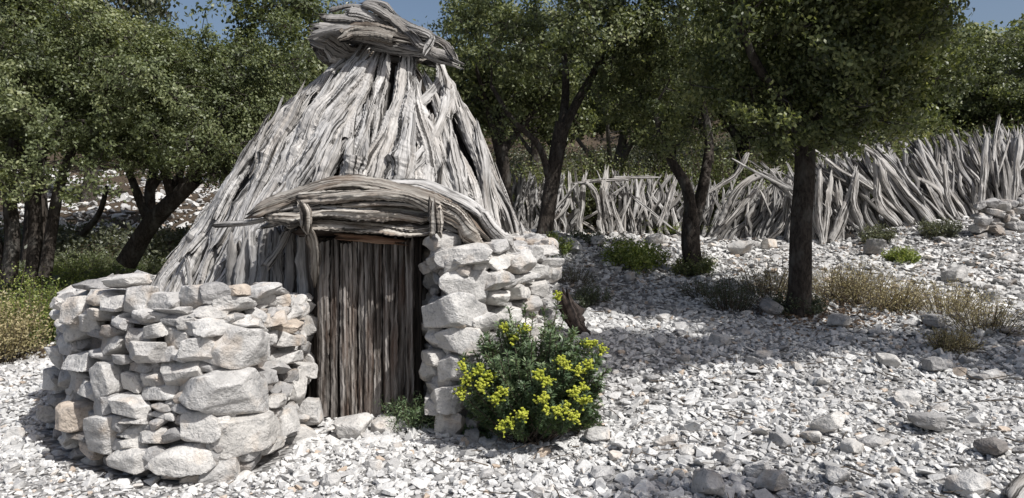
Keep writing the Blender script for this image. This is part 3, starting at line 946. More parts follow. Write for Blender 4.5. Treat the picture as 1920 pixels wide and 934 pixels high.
# --- plank door
door = None
DX = [(606, 22), (628, 17), (645, 15), (661, 17), (678, 13), (692, 16), (708, 17), (725, 14), (739, 14), (753, 15), (768, 16)]
for k, (px, ww) in enumerate(DX):
    Y = 5.86 + .02 * math.sin(k * 2.3) + .003 * k
    top = 452 + rh.uniform(-4, 5); bot = 786 + rh.uniform(-8, 6)
    if k > 8: bot = 800
    a, b = at(px, top, Y), at(px + rh.uniform(-1, 1), bot, Y)
    w_ = ww / F * Y * .98
    r = np.random.default_rng(8800 + k)
    n, m = 60, 6
    xs = np.linspace(-.5, .5, m)
    s = np.linspace(0, 1, n)
    ed = lambda sd: .05 * np.sin(s * 17 + sd) + .04 * np.sin(s * 41 + sd * 2) + .03 * np.sin(s * 97 + sd * 3)
    lo, hi = -.5 - ed(k) * .8, .5 + ed(k + 5) * .8
    X = lo[:, None] + (hi - lo)[:, None] * (xs[None] + .5)
    P = b + (a - b) * s[:, None]
    V = np.zeros((n, m, 3))
    V[...] = P[:, None, :]
    V[..., 0] += X * w_
    prof = np.where(abs(xs) < .45, 1.0, .3)
    V[..., 1] -= (.018 * prof)[None] + .006 * np.sin(X * 19 + s[:, None] * 6 + k)
    V[0, :, 2] += r.uniform(-.02, .03, m); V[-1, :, 2] += r.uniform(-.02, .02, m)
    W = V.copy(); W[..., 1] = (P[:, None, 1] + .022)
    i = np.arange(n * m).reshape(n, m); j = i + n * m
    q = [np.stack([i[:-1, :-1], i[:-1, 1:], i[1:, 1:], i[1:, :-1]], 2).reshape(-1, 4)]
    q.append(np.stack([j[:-1, :-1], j[1:, :-1], j[1:, 1:], j[:-1, 1:]], 2).reshape(-1, 4))
    for c in (0, m - 1):
        q.append(np.stack([i[:-1, c], j[:-1, c], j[1:, c], i[1:, c]], 1))
    for rr_ in (0, n - 1):
        q.append(np.stack([i[rr_, :-1], j[rr_, :-1], j[rr_, 1:], i[rr_, 1:]], 1))
    Vt = np.vstack([V.reshape(-1, 3), W.reshape(-1, 3)]) - HB
    L = np.zeros((len(Vt), 3)); L[:, 0] = Vt[:, 0] * 1.3 + k * .3; L[:, 1] = Vt[:, 2]
    acc = Acc(); acc.add(Vt, [np.concatenate(q)], rh.uniform(.3, 1), L)
    me = acc.mesh('door' if door is None else 'plank', MAT['doorwood'], False)
    if door is None:
        # backing boards carry the door; planks are its sub-parts
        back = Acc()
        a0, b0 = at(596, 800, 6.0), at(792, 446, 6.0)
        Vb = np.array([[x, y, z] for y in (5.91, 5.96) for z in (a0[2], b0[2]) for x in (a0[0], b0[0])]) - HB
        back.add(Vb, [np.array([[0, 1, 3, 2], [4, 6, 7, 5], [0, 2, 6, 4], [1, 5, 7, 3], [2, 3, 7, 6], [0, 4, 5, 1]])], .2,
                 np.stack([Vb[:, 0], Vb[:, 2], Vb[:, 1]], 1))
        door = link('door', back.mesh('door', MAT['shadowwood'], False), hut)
        me.name = 'plank'
    link('plank', me, door)
block('top_batten', MAT['rustwood'], door, HB, [at(632, 444, 5.81), at(690, 448, 5.805), at(750, 454, 5.81)], .055, .035, (0, -1, 0), 760, .8, taper=(.85, .8), wob=.04, ridge=.08)
block('bottom_rail', MAT['doorwood'], door, HB, [at(612, 782, 5.9), at(680, 785, 5.9), at(738, 782, 5.9)], .045, .04, (0, -1, 0), 761, .5, taper=(.9, .9), wob=.04)
block('threshold', MAT['darkwood'], hut, HB, [at(600, 800, 5.92), at(700, 803, 5.9), at(800, 806, 5.95)], .1, .09, (0, -1, 0), 762, .5, taper=(.9, .9), wob=.04)
# ------------------------------------------------------------------ palisades of upright dead trunks
def palisade(name, label, cat, segs, n, seed, hgt, lean, wr, group, gaps=(), feats=(), Ylay=(0, .35)):
    """segs: list of (px, py_base, Y) for the foot line"""
    r = np.random.default_rng(seed)
    foot = np.array([at(*s) for s in segs])
    dense = catmull(foot, 200)
    root_p = dense[100].copy(); root_p[2] = gz(root_p[0], root_p[1])
    root = thing(name, root_p, label, cat, group)
    items = []
    for k in range(n):
        u = (k + r.uniform(-.5, .5)) / n
        u = min(max(u, 0), .999)
        p = dense[int(u * 199)].copy()
        px = 960 + p[0] / p[1] * F
        if any(a < px < b for a, b in gaps):
            continue
        lay = r.uniform(*Ylay)
        p[1] += lay; p[2] = gz(p[0], p[1]) - .05
        h = hgt(u) * r.uniform(.72, 1.06)
        ln = lean(u) + r.normal() * (.12 if r.random() < .8 else .6)
        bow = r.normal() * .07
        top = p + np.array([ln * h, .18 * h + r.normal() * .08 - (.1 if lay > .2 else 0), h])
        mid = (p + top) / 2 + np.array([bow, -.03 + r.normal() * .03, 0])
        q1 = p * .75 + top * .25 + np.array([r.normal() * .04, 0, 0]); q3 = p * .25 + top * .75 + np.array([r.normal() * .05, 0, 0])
        w_ = r.uniform(*wr)
        items.append((w_ * h * (1.2 - lay), [p, q1, mid, q3, top], w_, w_ * r.uniform(.6, .9), 100 * seed + k, r.uniform(.1, 1)))
        if r.random() < .15:    # a fork
            t2 = q3 + np.array([r.choice([-1, 1]) * r.uniform(.12, .3), 0, r.uniform(.2, .4)])
            items.append((.01, [mid, (mid + t2) / 2 + np.array([0, -.02, 0]), t2], w_ * .6, w_ * .5, 100 * seed + k + 5000, r.uniform(.2, 1)))
    for k, f in enumerate(feats):
        pts = [at(a, b, c) for a, b, c in f[0]]
        items.append((9, pts, f[1] / F * pts[0][1], f[1] / F * pts[0][1] * .8, 100 * seed + 7000 + k, .9))
    items.sort(key=lambda a: -a[0])
    small = Acc()
    for i, (v, pts, w_, t_, sd, rn) in enumerate(items):
        pts = [p - root_p for p in pts]
        if i < 100:
            V, Fc, L = stick(pts, w_, t_, (0, -1, .1), sd, n=22, m=11, taper=(.85, .6), ridge=.26, wob=.08)
            acc = Acc(); acc.add(V, Fc, rn, L)
            link('log', acc.mesh('log', MAT['driftwood'], False), root)
        else:
            add_stick(small, rn, pts, w_, t_, (0, -1, .1), sd, n=12, m=7, taper=(.85, .6), ridge=.26, wob=.08)
    if small.n:
        tag(link('small_logs', small.mesh('small_logs', MAT['driftwood'], False), root), kind='stuff')
    return root

G = 'palisades of dead trunks'
palisade('log_palisade', 'upright grey palisade with a dark doorway gap, seen behind the leaning tree trunk', 'palisade',
         [(968,448,13.5),(1040,444,14.0),(1130,440,14.3),(1230,436,14.5),(1330,438,14.3)], 170, 31, lambda u: 1.25 - .1 * u, lambda u: .02 - .05 * math.sin(u * 9) + .3 * (u > .85),
         (.04, .085), G, gaps=[(1078, 1130)],
         feats=[([(1086,440,14.0),(1090,400,14.05),(1096,330,14.2)],11),([(1128,442,13.9),(1126,400,14.0),(1136,322,14.2)],15),([(1148,438,13.9),(1140,390,13.9),(1132,350,14.0)],12),([(1104,345,14.0),(1118,362,13.95),(1124,400,13.9)],10),
                ([(1100,340,14.1),(1180,336,14.2)],7),([(1150,334,14.3),(1230,332,14.4)],6),([(1075,345,14.1),(1130,336,14.1)],6),([(1236,420,13.8),(1250,380,13.9),(1266,340,14.0)],11),([(1166,438,13.8),(1155,400,13.9),(1146,372,14)],10)])
palisade('tangled_log_palisade', 'tangled heap of slanting grey trunks between the forked tree and the thick dark trunk', 'palisade',
         [(1330,440,13.9),(1400,444,13.6),(1470,450,13.0),(1545,456,12.6)], 130, 32, lambda u: 1.15 + .15 * u, lambda u: .75 - .25 * u,
         (.045, .09), G,
         feats=[([(1440,450,12.6),(1470,420,12.6),(1478,370,12.7)],12),([(1480,452,12.5),(1490,410,12.5),(1500,372,12.6)],13),([(1350,420,13),(1390,350,13),(1450,320,13)],16),([(1520,456,12.3),(1535,400,12.4),(1545,310,12.6)],15),
                ([(1340,440,13.1),(1370,410,13.1),(1420,350,13.2)],10),([(1330,360,13.0),(1380,325,13.0),(1400,290,13.0)],10)])
palisade('leaning_log_palisade', 'long grey palisade of leaning trunks climbing the slope right of the thick dark trunk', 'palisade',
         [(1528,462,12.2),(1600,452,12.2),(1700,428,12.0),(1790,412,11.9),(1860,385,12.2),(1960,372,12.6),(2080,350,13)], 330, 33, lambda u: 1.25 + .12 * u if u < .5 else 1.34, lambda u: (-.1 if u < .12 else -.55 + .5 * max(0, (u - .38) / .25) if u < .63 else -.03),
         (.045, .10), G,
         feats=[([(1540,462,11.9),(1550,400,12.0),(1560,320,12.2)],14),([(1556,458,11.9),(1590,380,12.0),(1605,320,12.2)],18),([(1576,462,11.9),(1578,400,12.0),(1570,350,12.1)],14),([(1680,420,11.6),(1650,380,11.7),(1640,300,11.9)],16),
                ([(1745,415,11.5),(1690,350,11.7),(1640,290,11.9)],15),([(1790,405,11.5),(1775,360,11.6),(1770,300,11.8)],13),([(1862,300,12),(1866,260,12.1),(1872,222,12.2)],8),([(1620,430,11.8),(1600,380,11.9),(1606,330,12)],12),
                ([(1712,420,11.6),(1670,370,11.7),(1650,310,11.8)],13),([(1545,455,11.9),(1536,400,12),(1538,320,12.1)],12),([(1900,400,11.9),(1906,330,12),(1912,250,12.2)],14),([(1840,390,11.9),(1846,330,12),(1850,262,12.2)],13)])

# small retaining wall at the end of the palisade
W3 = [at(p_, 425, 10.9)[:2] for p_ in (1836, 1880, 1930, 1990, 2060)]
def low_wall():
    r = np.random.default_rng(61)
    P = catmull(np.array([[*w_, 0] for w_ in W3]), 60)
    base = P[30].copy(); base[2] = gz(base[0], base[1])
    root = thing('low_stone_wall', base, 'low grey dry stone wall at the foot of the upright trunks on the slope', 'stone wall')
    rest = Acc(); k = 0
    for row in range(5):
        x = row * r.uniform(.3, 2.0)
        while x < 59:
            w_ = r.uniform(.09, .26); h_ = r.uniform(.09, .15)
            p = P[int(x)].copy(); p[2] = gz(p[0], p[1]) + row * .105 + r.normal() * .025
            p[1] += row * .02 + r.normal() * .02
            V, T_ = rock((w_, .25, h_), 6100 + k, 3, 20, 6)
            V = V @ rotm(r.normal() * .15, r.normal() * .2, r.normal() * .3).T
            acc = Acc(); acc.add(V, [T_], r.uniform(.1, .8))
            if k < 100: link('stone', acc.mesh('stone', MAT['stone'], False), root, p - base)
            else: rest.add(V + p - base, [T_], r.uniform(.1, .8))
            k += 1
            x += w_ * 59 / max(.1, np.linalg.norm(P[-1] - P[0])) * .97
    if rest.n: tag(link('small_stones', rest.mesh('small_stones', MAT['stone']), root), kind='stuff')
low_wall()

# ------------------------------------------------------------------ trees
def leaves(acc, C, N, L, W, r, rnd):
    """flat pointed leaves; C centres, N leaf normals (rough)"""
    n = len(C)
    A = r.normal(size=(n, 3))
    A -= (A * N).sum(1)[:, None] * N
    A /= np.linalg.norm(A, axis=1)[:, None] + 1e-9
    B = np.cross(N, A)
    l = (L * r.uniform(.7, 1.3, n))[:, None]; w_ = (W * r.uniform(.7, 1.3, n))[:, None]
    V = np.stack([C - A * l * .5, C + B * w_ * .5 - A * l * .05, C + A * l * .5, C - B * w_ * .5 - A * l * .05], 1).reshape(-1, 3)
    acc.add(V, [np.arange(4 * n).reshape(n, 4)], np.repeat(rnd, 4))

def tube(acc, P, R, m=7, rnd=.5, seed=0):
    P = np.asarray(P, float); R = np.asarray(R, float)
    T = np.gradient(P, axis=0); T /= np.linalg.norm(T, axis=1)[:, None] + 1e-9
    h = np.array([.3, .9, .1])
    N = np.cross(T, h); N /= np.linalg.norm(N, axis=1)[:, None] + 1e-9
    B = np.cross(T, N)
    th = np.linspace(0, 2 * PI, m, endpoint=False)
    rr = np.ones((len(P), m))
    if m > 8:
        for k in (2, 3, 5):
            rr += .07 * np.sin(k * th[None] + seed + k + np.linspace(0, 2, len(P))[:, None] * (k - 3))
    V = P[:, None] + (N[:, None] * np.cos(th)[None, :, None] + B[:, None] * np.sin(th)[None, :, None]) * (R[:, None] * rr)[..., None]
    n = len(P)
    i = np.arange(n * m).reshape(n, m)
    i2 = np.roll(i, -1, axis=1)
    q = np.stack([i[:-1], i2[:-1], i2[1:], i[1:]], 2).reshape(-1, 4)
    acc.add(V.reshape(-1, 3), [q], rnd)

def grow(trunks, ells, nclump, per, seed, leaf=(.045, .024), cr=.3, twig_r=.006, gap=.25, flat=.75):
    """returns trunk mesh data and crown mesh data, in local coordinates.
    trunks: list of (pts, r0, r1). ells: list of (centre, radii)"""
    r = np.random.default_rng(seed)
    wood = Acc(); nodes = []
    for pts, r0, r1 in trunks:
        P = catmull(pts, 26)
        s = np.linspace(0, 1, 26)
        R = r0 * (1 - s) + r1 * s
        if pts[0][2] < .3:
            R = R * (1 + .55 * np.exp(-s * 18))
        P = P + np.stack([snoise(P, seed + 1, 3, 2), snoise(P, seed + 2, 3, 2), np.zeros(26)], 1) * r0 * .35
        tube(wood, P, R, 14, .5, seed)
        for k in range(9, 26):
            nodes.append((P[k], R[k]))
    vol = np.array([e[1][0] * e[1][1] * e[1][2] for e in ells]); vol = vol / vol.sum()
    C = []
    tries = 0
    while len(C) < nclump and tries < nclump * 12:
        tries += 1
        e = ells[r.choice(len(ells), p=vol)]
        d = r.normal(size=3); d /= np.linalg.norm(d)
        d = d * r.uniform(.25, 1) ** .45
        p = np.array(e[0]) + d * np.array(e[1])
        if snoise(p[None], seed + 9, 1.7, 2)[0] < -1 + 2 * gap * .8:
            continue
        C.append(p)
    C = np.array(C)
    # connect the clumps to the limbs, nearest first
    start = np.array([n[0] for n in nodes])
    dist = np.linalg.norm(C[:, None] - start[None], axis=2).min(1)
    NP = [n[0] for n in nodes]; NR = [n[1] for n in nodes]
    for k in np.argsort(dist):
        A = np.array(NP)
        dd = np.linalg.norm(A - C[k], axis=1) + .35 * np.clip(A[:, 2] - C[k][2], 0, 9)
        j = int(np.argmin(dd))
        a, b = A[j], C[k]
        L = np.linalg.norm(b - a)
        mid = (a + b) / 2 + r.normal(size=3) * L * .1 + np.array([0, 0, -.06 * L])
        P = catmull(np.array([a, mid, b]), 8)
        ra = min(NR[j] * .7, .012 + .022 * L)
        R = np.linspace(ra, twig_r, 8)
        tube(wood, P, R, 5)
        for m_ in (3, 5, 7):
            NP.append(P[m_]); NR.append(R[m_])
    crown = Acc()
    ctr = np.average([e[0] for e in ells], axis=0, weights=vol)
    for c in C:
        n = int(per * r.uniform(.6, 1.4))
        rad = cr * r.uniform(.65, 1.25)
        # sub-tufts make the clump uneven
        k = r.integers(4, 8)
        sub = r.normal(size=(k, 3)) * rad * .5 * np.array([1, 1, flat])
        for s_ in sub:
            tube(wood, np.array([c, c + s_ * .5 + r.normal(size=3) * .02, c + s_]), [twig_r, twig_r * .7, twig_r * .4], 3)
        w_ = r.integers(0, k, n)
        q = c + sub[w_] + r.normal(size=(n, 3)) * rad * .25 * np.array([1, 1, flat])
        out = q - c + (c - ctr) * .35 + np.array([0, 0, .3 * rad + .1])
        out /= np.linalg.norm(out, axis=1)[:, None] + 1e-9
        N = out + r.normal(size=(n, 3)) * .75
        N /= np.linalg.norm(N, axis=1)[:, None]
        cl = r.uniform(-.25, .25)
        leaves(crown, q, N, np.full(n, leaf[0]), np.full(n, leaf[1]), r, np.clip(r.uniform(0, 1, n) * .7 + .15 + cl, 0, 1))
    return wood, crown

TREE_MESH = {}
def tree(name, label, base, key, data=None, bark='bark', leafm='oak', group=None, scale=1.0, rot=0.0, squash=1.0):
    if key not in TREE_MESH:
        wood, crown = grow(**data)
        TREE_MESH[key] = (wood.mesh('trunk', MAT[bark]), crown.mesh('crown', MAT[leafm], False))
    root = thing(name, base, label, 'tree', group)
    root.scale = (scale, scale, scale * squash); root.rotation_euler = (0, 0, rot)
    link('trunk', TREE_MESH[key][0], root)
    link('crown', TREE_MESH[key][1], root)
    return root

def loc(base, *pts):
    """photo points (px,py,Y) made local to a base"""
    return [tuple(at(*p) - np.asarray(base)) for p in pts]
def lell(base, px, py, Y, rx, ry, rz):
    return (tuple(at(px, py, Y) - np.asarray(base)), (rx, ry, rz))

# thick dark trunk, right of centre
bA = on_ground(1497, 592)
tree('holm_oak', 'holm oak on a straight thick dark trunk standing on the open rubble slope', bA, 'A', dict(
    trunks=[(loc(bA, (1497, 600, bA[1]), (1500, 480, bA[1]), (1510, 330, bA[1] + .05), (1515, 230, bA[1] + .1)), .115, .095),
            (loc(bA, (1513, 270, bA[1] + .08), (1480, 200, bA[1] - .2), (1420, 120, bA[1] - .4), (1380, 40, bA[1] - .6)), .075, .03),
            (loc(bA, (1514, 250, bA[1] + .08), (1560, 180, bA[1] + .2), (1620, 110, bA[1] + .4), (1690, 60, bA[1] + .5)), .075, .03),
            (loc(bA, (1514, 240, bA[1] + .1), (1520, 150, bA[1] + .3), (1530, 20, bA[1] + .3), (1540, -80, bA[1] + .3)), .08, .03)],
    ells=[lell(bA, 1490, 222, bA[1], .95, 1.1, .48), lell(bA, 1600, 120, bA[1] - .1, .95, 1.1, .65), lell(bA, 1440, 80, bA[1] + .1, .8, 1.2, .6),
          lell(bA, 1560, -40, bA[1], 1.4, 1.5, .8), lell(bA, 1690, 200, bA[1] + .3, .45, .6, .3), ((4.1 - bA[0], 5.8 - bA[1], 4.2 - bA[2]), (1.3, 1.35, .6)), ((4.3 - bA[0], 5.6 - bA[1], 4.5 - bA[2]), (1.3, 1.3, .5)), ((3.45 - bA[0], 5.15 - bA[1], 4.3 - bA[2]), (1.15, 1.0, .5)), lell(bA, 1360, 150, bA[1] + .3, .5, .7, .4)],
    nclump=560, per=240, seed=201, leaf=(.054, .031), cr=.25, gap=.3))
# forked tree
bB = on_ground(1303, 512)
tree('forked_oak', 'slender forked oak with a dark trunk splitting at fence height left of the thick trunk', bB, 'B', dict(
    trunks=[(loc(bB, (1300, 516, bB[1]), (1298, 460, bB[1]), (1305, 400, bB[1])), .13, .11),
            (loc(bB, (1304, 420, bB[1]), (1290, 350, bB[1] - .1), (1245, 280, bB[1] - .2), (1220, 200, bB[1] - .2)), .09, .03),
            (loc(bB, (1304, 420, bB[1]), (1322, 350, bB[1] + .1), (1330, 260, bB[1] + .3), (1310, 150, bB[1] + .3)), .09, .035),
            (loc(bB, (1290, 350, bB[1] - .1), (1262, 300, bB[1] + .3), (1250, 230, bB[1] + .4)), .05, .02)],
    ells=[lell(bB, 1290, 215, bB[1], .8, 1.2, .6), lell(bB, 1200, 150, bB[1] + .2, .6, .9, .55), lell(bB, 1380, 130, bB[1] + .3, .8, 1.1, .9), lell(bB, 1290, 60, bB[1] + .1, 1.0, 1.2, .6), lell(bB, 1385, 250, bB[1], .4, .6, .3)],
    nclump=150, per=210, seed=202, leaf=(.055, .03), cr=.25, gap=.44))
# leaning trunk behind the hut's right flank
bC = on_ground(1012, 462)
tree('leaning_oak', 'tall oak with a slanting dark trunk rising right behind the stone wall by the hut', bC, 'C', dict(
    trunks=[(loc(bC, (1012, 468, bC[1]), (1025, 400, bC[1]), (1045, 290, bC[1]), (1058, 230, bC[1])), .125, .10),
            (loc(bC, (1050, 262, bC[1]), (1085, 190, bC[1] - .1), (1125, 110, bC[1] - .2), (1150, 10, bC[1] - .2)), .08, .035),
            (loc(bC, (1056, 240, bC[1]), (1062, 150, bC[1] + .2), (1050, 40, bC[1] + .3)), .075, .035),
            (loc(bC, (1032, 345, bC[1]), (1010, 275, bC[1] - .2), (960, 225, bC[1] - .4), (920, 160, bC[1] - .5)), .06, .025)],
    ells=[lell(bC, 1080, 90, bC[1], 1.3, 1.3, .75), lell(bC, 930, 90, bC[1] - .3, .8, .9, .6), lell(bC, 1170, 60, bC[1] - .2, .9, 1.0, .7), lell(bC, 920, 210, bC[1] - .2, .45, .6, .4), lell(bC, 1050, -60, bC[1], 1.8, 1.5, .6)],
    nclump=190, per=210, seed=203, leaf=(.055, .03), cr=.27, gap=.46))
# left foreground group
bL1 = np.array([*at(60, 500, 9.8)[:2], 0]); bL1[2] = gz(*bL1[:2])
tree('many_stemmed_oak', 'many-stemmed oak with pale green low crown beyond the left end of the curved wall', bL1, 'L1', dict(
    trunks=[(loc(bL1, (18, 530, 9.8), (22, 400, 9.8), (30, 260, 9.7)), .10, .06), (loc(bL1, (62, 520, 9.9), (68, 400, 9.9), (80, 250, 9.8)), .09, .06),
            (loc(bL1, (84, 520, 9.8), (104, 400, 9.9), (150, 240, 10)), .08, .05), (loc(bL1, (10, 530, 9.9), (-30, 400, 9.8), (-60, 200, 9.6)), .10, .06)],
    ells=[lell(bL1, 60, 290, 8.9, 1.0, .7, .62), lell(bL1, -60, 200, 9.2, 1.2, 1.2, 1.0), lell(bL1, 120, 170, 9.7, .9, .9, .5), lell(bL1, 20, 60, 9.8, 1.5, 1.2, .8)],
    nclump=210, per=220, seed=204, leaf=(.048, .026), cr=.25, gap=.36), leafm='oakpale')
bL2 = np.array([*at(245, 485, 11.0)[:2], 0]); bL2[2] = gz(*bL2[:2])
tree('spreading_oak', 'wide green oak on a crooked slanting trunk left of the hut', bL2, 'L2', dict(
    trunks=[(loc(bL2, (240, 495, 11), (275, 430, 10.9), (325, 375, 10.7), (370, 335, 10.5)), .14, .10), (loc(bL2, (285, 425, 10.9), (262, 370, 10.9), (235, 300, 10.8)), .08, .04),
            (loc(bL2, (350, 350, 10.6), (400, 260, 10.3), (430, 150, 10.2)), .09, .03), (loc(bL2, (325, 375, 10.7), (300, 280, 10.4), (280, 150, 10.3)), .08, .03),
            (loc(bL2, (330, 372, 10.7), (345, 300, 10.9), (380, 220, 11.2)), .06, .03), (loc(bL2, (155, 440, 11.4), (185, 400, 11.2), (200, 350, 11)), .05, .03)],
    ells=[lell(bL2, 340, 190, 9.9, 1.55, 1.0, .95), lell(bL2, 230, 130, 10.2, 1.0, 1.0, .7), lell(bL2, 470, 130, 10.3, .9, 1.0, .8), lell(bL2, 200, 240, 10.0, .7, .7, .5), lell(bL2, 400, 290, 10.4, .8, .8, .4)],
    nclump=330, per=220, seed=205, leaf=(.046, .025), cr=.25, gap=.34), leafm='oakpale')

# generic trees for the wood behind
for key, seed, lm, bk in (('G1', 301, 'oak', 'bark'), ('G2', 302, 'oakgrey', 'bark'), ('G3', 303, 'oak', 'greybark'), ('G4', 304, 'oakpale', 'bark')):
    rg = np.random.default_rng(seed)
    tr = []
    b = rg.uniform(-.25, .25, 2)
    tr.append(([(0, 0, -.1), (b[0] * .4, b[1] * .4, .8), (b[0], b[1], 1.7), (b[0] * 1.5, b[1] * 1.5, 3.0)], .15, .05))
    for k in range(4):
        a = k * 1.57 + rg.uniform(-.4, .4)
        z0 = rg.uniform(.7, 1.5)
        tr.append(([(b[0] * z0 / 1.7, b[1] * z0 / 1.7, z0), (math.cos(a) * .5, math.sin(a) * .5, z0 + .7), (math.cos(a) * 1.1, math.sin(a) * 1.1, z0 + 1.5)], .07, .025))
    TREE_DATA = dict(trunks=tr, ells=[((0, 0, 3.0), (1.5, 1.5, .95)), ((.7, .2, 2.3), (1.0, 1.0, .6)), ((-.7, -.3, 2.4), (1.0, 1.0, .65)), ((0, 0, 3.9), (.9, .9, .5))],
                     nclump=200, per=130, seed=seed + 5, leaf=(.075, .042), cr=.3, gap=.38)
    wood, crown = grow(**TREE_DATA)
    TREE_MESH[key] = (wood.mesh('trunk', MAT[bk]), crown.mesh('crown', MAT[lm], False))

# px of the foot, distance, mesh, scale, name, label
BACK = [
 (945, 13.0, 'G1', 1.05, 'thin-trunked oak just behind the hut beside the leaning oak'),
 (535, 12.8, 'G1', 1.1, 'dense dark oak directly behind the hut, touching the left of its cap'),
 (500, 15.5, 'G4', 1.05, 'tall green oak behind the spreading oak, beside a gap of sky'),
 (665, 16, 'G2', 1.05, 'grey-green oak seen over the top of the stick cap'),
 (70, 13.5, 'G2', 1.5, 'grey-green tall oak above the many-stemmed oak'),
 (-60, 12.0, 'G1', 1.6, 'dark oak at the far left edge of the wood'),
 (280, 17.0, 'G2', 1.0, 'grey oak on the hillside behind the crooked trunk'),
 (850, 17.5, 'G3', .95, 'oak on the hillside right of the stick cap'),
 (1150, 16.5, 'G3', 1.05, 'oak behind the palisade doorway'),
 (1250, 18.5, 'G4', 1.05, 'yellow-green oak behind the upright palisade'),
 (1040, 18.5, 'G2', 1.1, 'grey oak far behind the leaning oak'),
 (1380, 17.0, 'G1', 1.2, 'dark oak behind the tangled trunks'),
 (1480, 15.8, 'G3', 1.15, 'oak with grey stem behind the thick dark trunk'),
 (1600, 15.5, 'G1', 1.25, 'dark oak behind the middle of the leaning trunks'),
 (1700, 16.5, 'G2', .9, 'grey-green oak beyond the leaning trunks'),
 (1800, 15.0, 'G1', .62, 'low oak above the upright part of the long palisade'),
 (1900, 14.6, 'G1', .72, 'dark round oak at the right end of the palisade'),
 (2030, 15.0, 'G3', .85, 'oak cut off by the right edge behind the palisade'),
 (170, 22.0, 'G1', 1.2, 'dark oak high on the slope above the wall'),
 (600, 21.0, 'G3', 1.2, 'distant oak on the slope behind the hut'),
 (1000, 25.0, 'G1', 1.1, 'distant dark oak on the ridge behind the leaning oak'),
 (1450, 22.0, 'G2', 1.2, 'distant grey oak behind the thick trunk'),
 (1680, 23.0, 'G3', .9, 'distant oak high behind the leaning trunks'),
 (-150, 17.0, 'G4', 1.6, 'oak beyond the far left edge'),
 (400, 27.0, 'G1', 1.0, 'small distant oak on the hilltop left of the hut'),
 (760, 27.0, 'G3', .9, 'small distant oak on the hilltop right of the cap'),
 (1230, 27.0, 'G1', 1.0, 'small distant oak on the hilltop above the forked tree'),
 (1880, 22.0, 'G2', .6, 'small distant oak beyond the sky gap on the slope'),
 (2150, 19.0, 'G1', 1.6, 'dark oak beyond the right edge of the slope'),
]
for k, (px, Y, key, s_, lab) in enumerate(BACK):
    x = (px - 960) / F * Y
    tree('background_oak', lab, (x, Y, gz(x, Y) - .05), key, group='trees of the wood behind the hut', scale=s_, rot=k * 1.9, squash=1.0 + .12 * math.sin(k * 2.2))

# tree standing outside the picture to the right: its shade falls on the slope
x, y = 6.1, 4.6
tree('background_oak', 'oak just outside the right edge whose shade falls on the rubble', (x, y, gz(x, y)), 'G1', scale=.62, rot=1, squash=1.8)
x, y = 3.45, 1.95
tree('background_oak', 'oak beside the viewer whose shade falls on the near rubble', (x, y, gz(x, y)), 'G3', scale=.48, rot=2, squash=2.2)
# ------------------------------------------------------------------ rubble
def inside_walls(x, y):
    """True where the hut or the stone walls stand"""
    hx = (x + 1.88) / 2.2; hy = (y - 7.8) / 1.95
    ins = hx * hx + hy * hy < 1
    for path, sign in ((make_path(LEFT, 60), -1), (make_path(RIGHT, 60), 1)):
        T, Nr = plan_normals(path)
        d = np.hypot(x[:, None] - path[None, :, 0], y[:, None] - path[None, :, 1])
        j = d.argmin(1)
        side = ((x - path[j, 0]) * Nr[j, 0] + (y - path[j, 1]) * Nr[j, 1]) * sign
        ins |= (side < -.02) & (d.min(1) < .5)
    return ins

def rubble():
    r = np.random.default_rng(77)
    acc = Acc()
    def band(n, y0, y1, s0, s1, m=.62, tilt=.35, skip_left=True, pw=1.0, far=False):
        y = y0 + (y1 - y0) * r.uniform(0, 1, n) ** pw
        x = y * r.uniform(-m - .15, m + .18, n) * 1.12
        z = ground(x, y)
        P = np.stack([x, y, z], 1)
        keep = ~inside_walls(x, y)
        if skip_left:   # soil and grass beyond the wall on the left
            v = np.clip(((-4.2 - x) * .8 + (y - 8.8) * .8), 0, 1) * (x < -1)
            keep &= r.uniform(0, 1, n) > v * .93
        if far:
            keep &= (x < -3.2)
        else:
            keep &= ~((y > 15.2) & (x > -3.2))
        cl = snoise(P[:, :2], 8, 1.3, 3)
        s = s0 + (s1 - s0) * r.uniform(0, 1, n) ** 2.2
        s *= 1 + .35 * np.clip(cl, -1, 1.2)
        scatter_pebbles(acc, P[keep], s[keep], r, tilt)
    band(24000, 2.6, 5.5, .010, .036)
    band(25000, 5, 8, .014, .044)
    band(4000, 3, 9, .03, .07)
    band(23000, 7.5, 12.5, .02, .07)
    band(9000, 12, 17, .035, .11)
    band(7000, 16, 32, .05, .18, skip_left=False, far=True)
    me = acc.mesh('rubble', MAT['rubble'], False)
    tag(link('rubble', me), 'pale broken limestone rubble covering the slope', 'rubble', kind='stuff')
rubble()

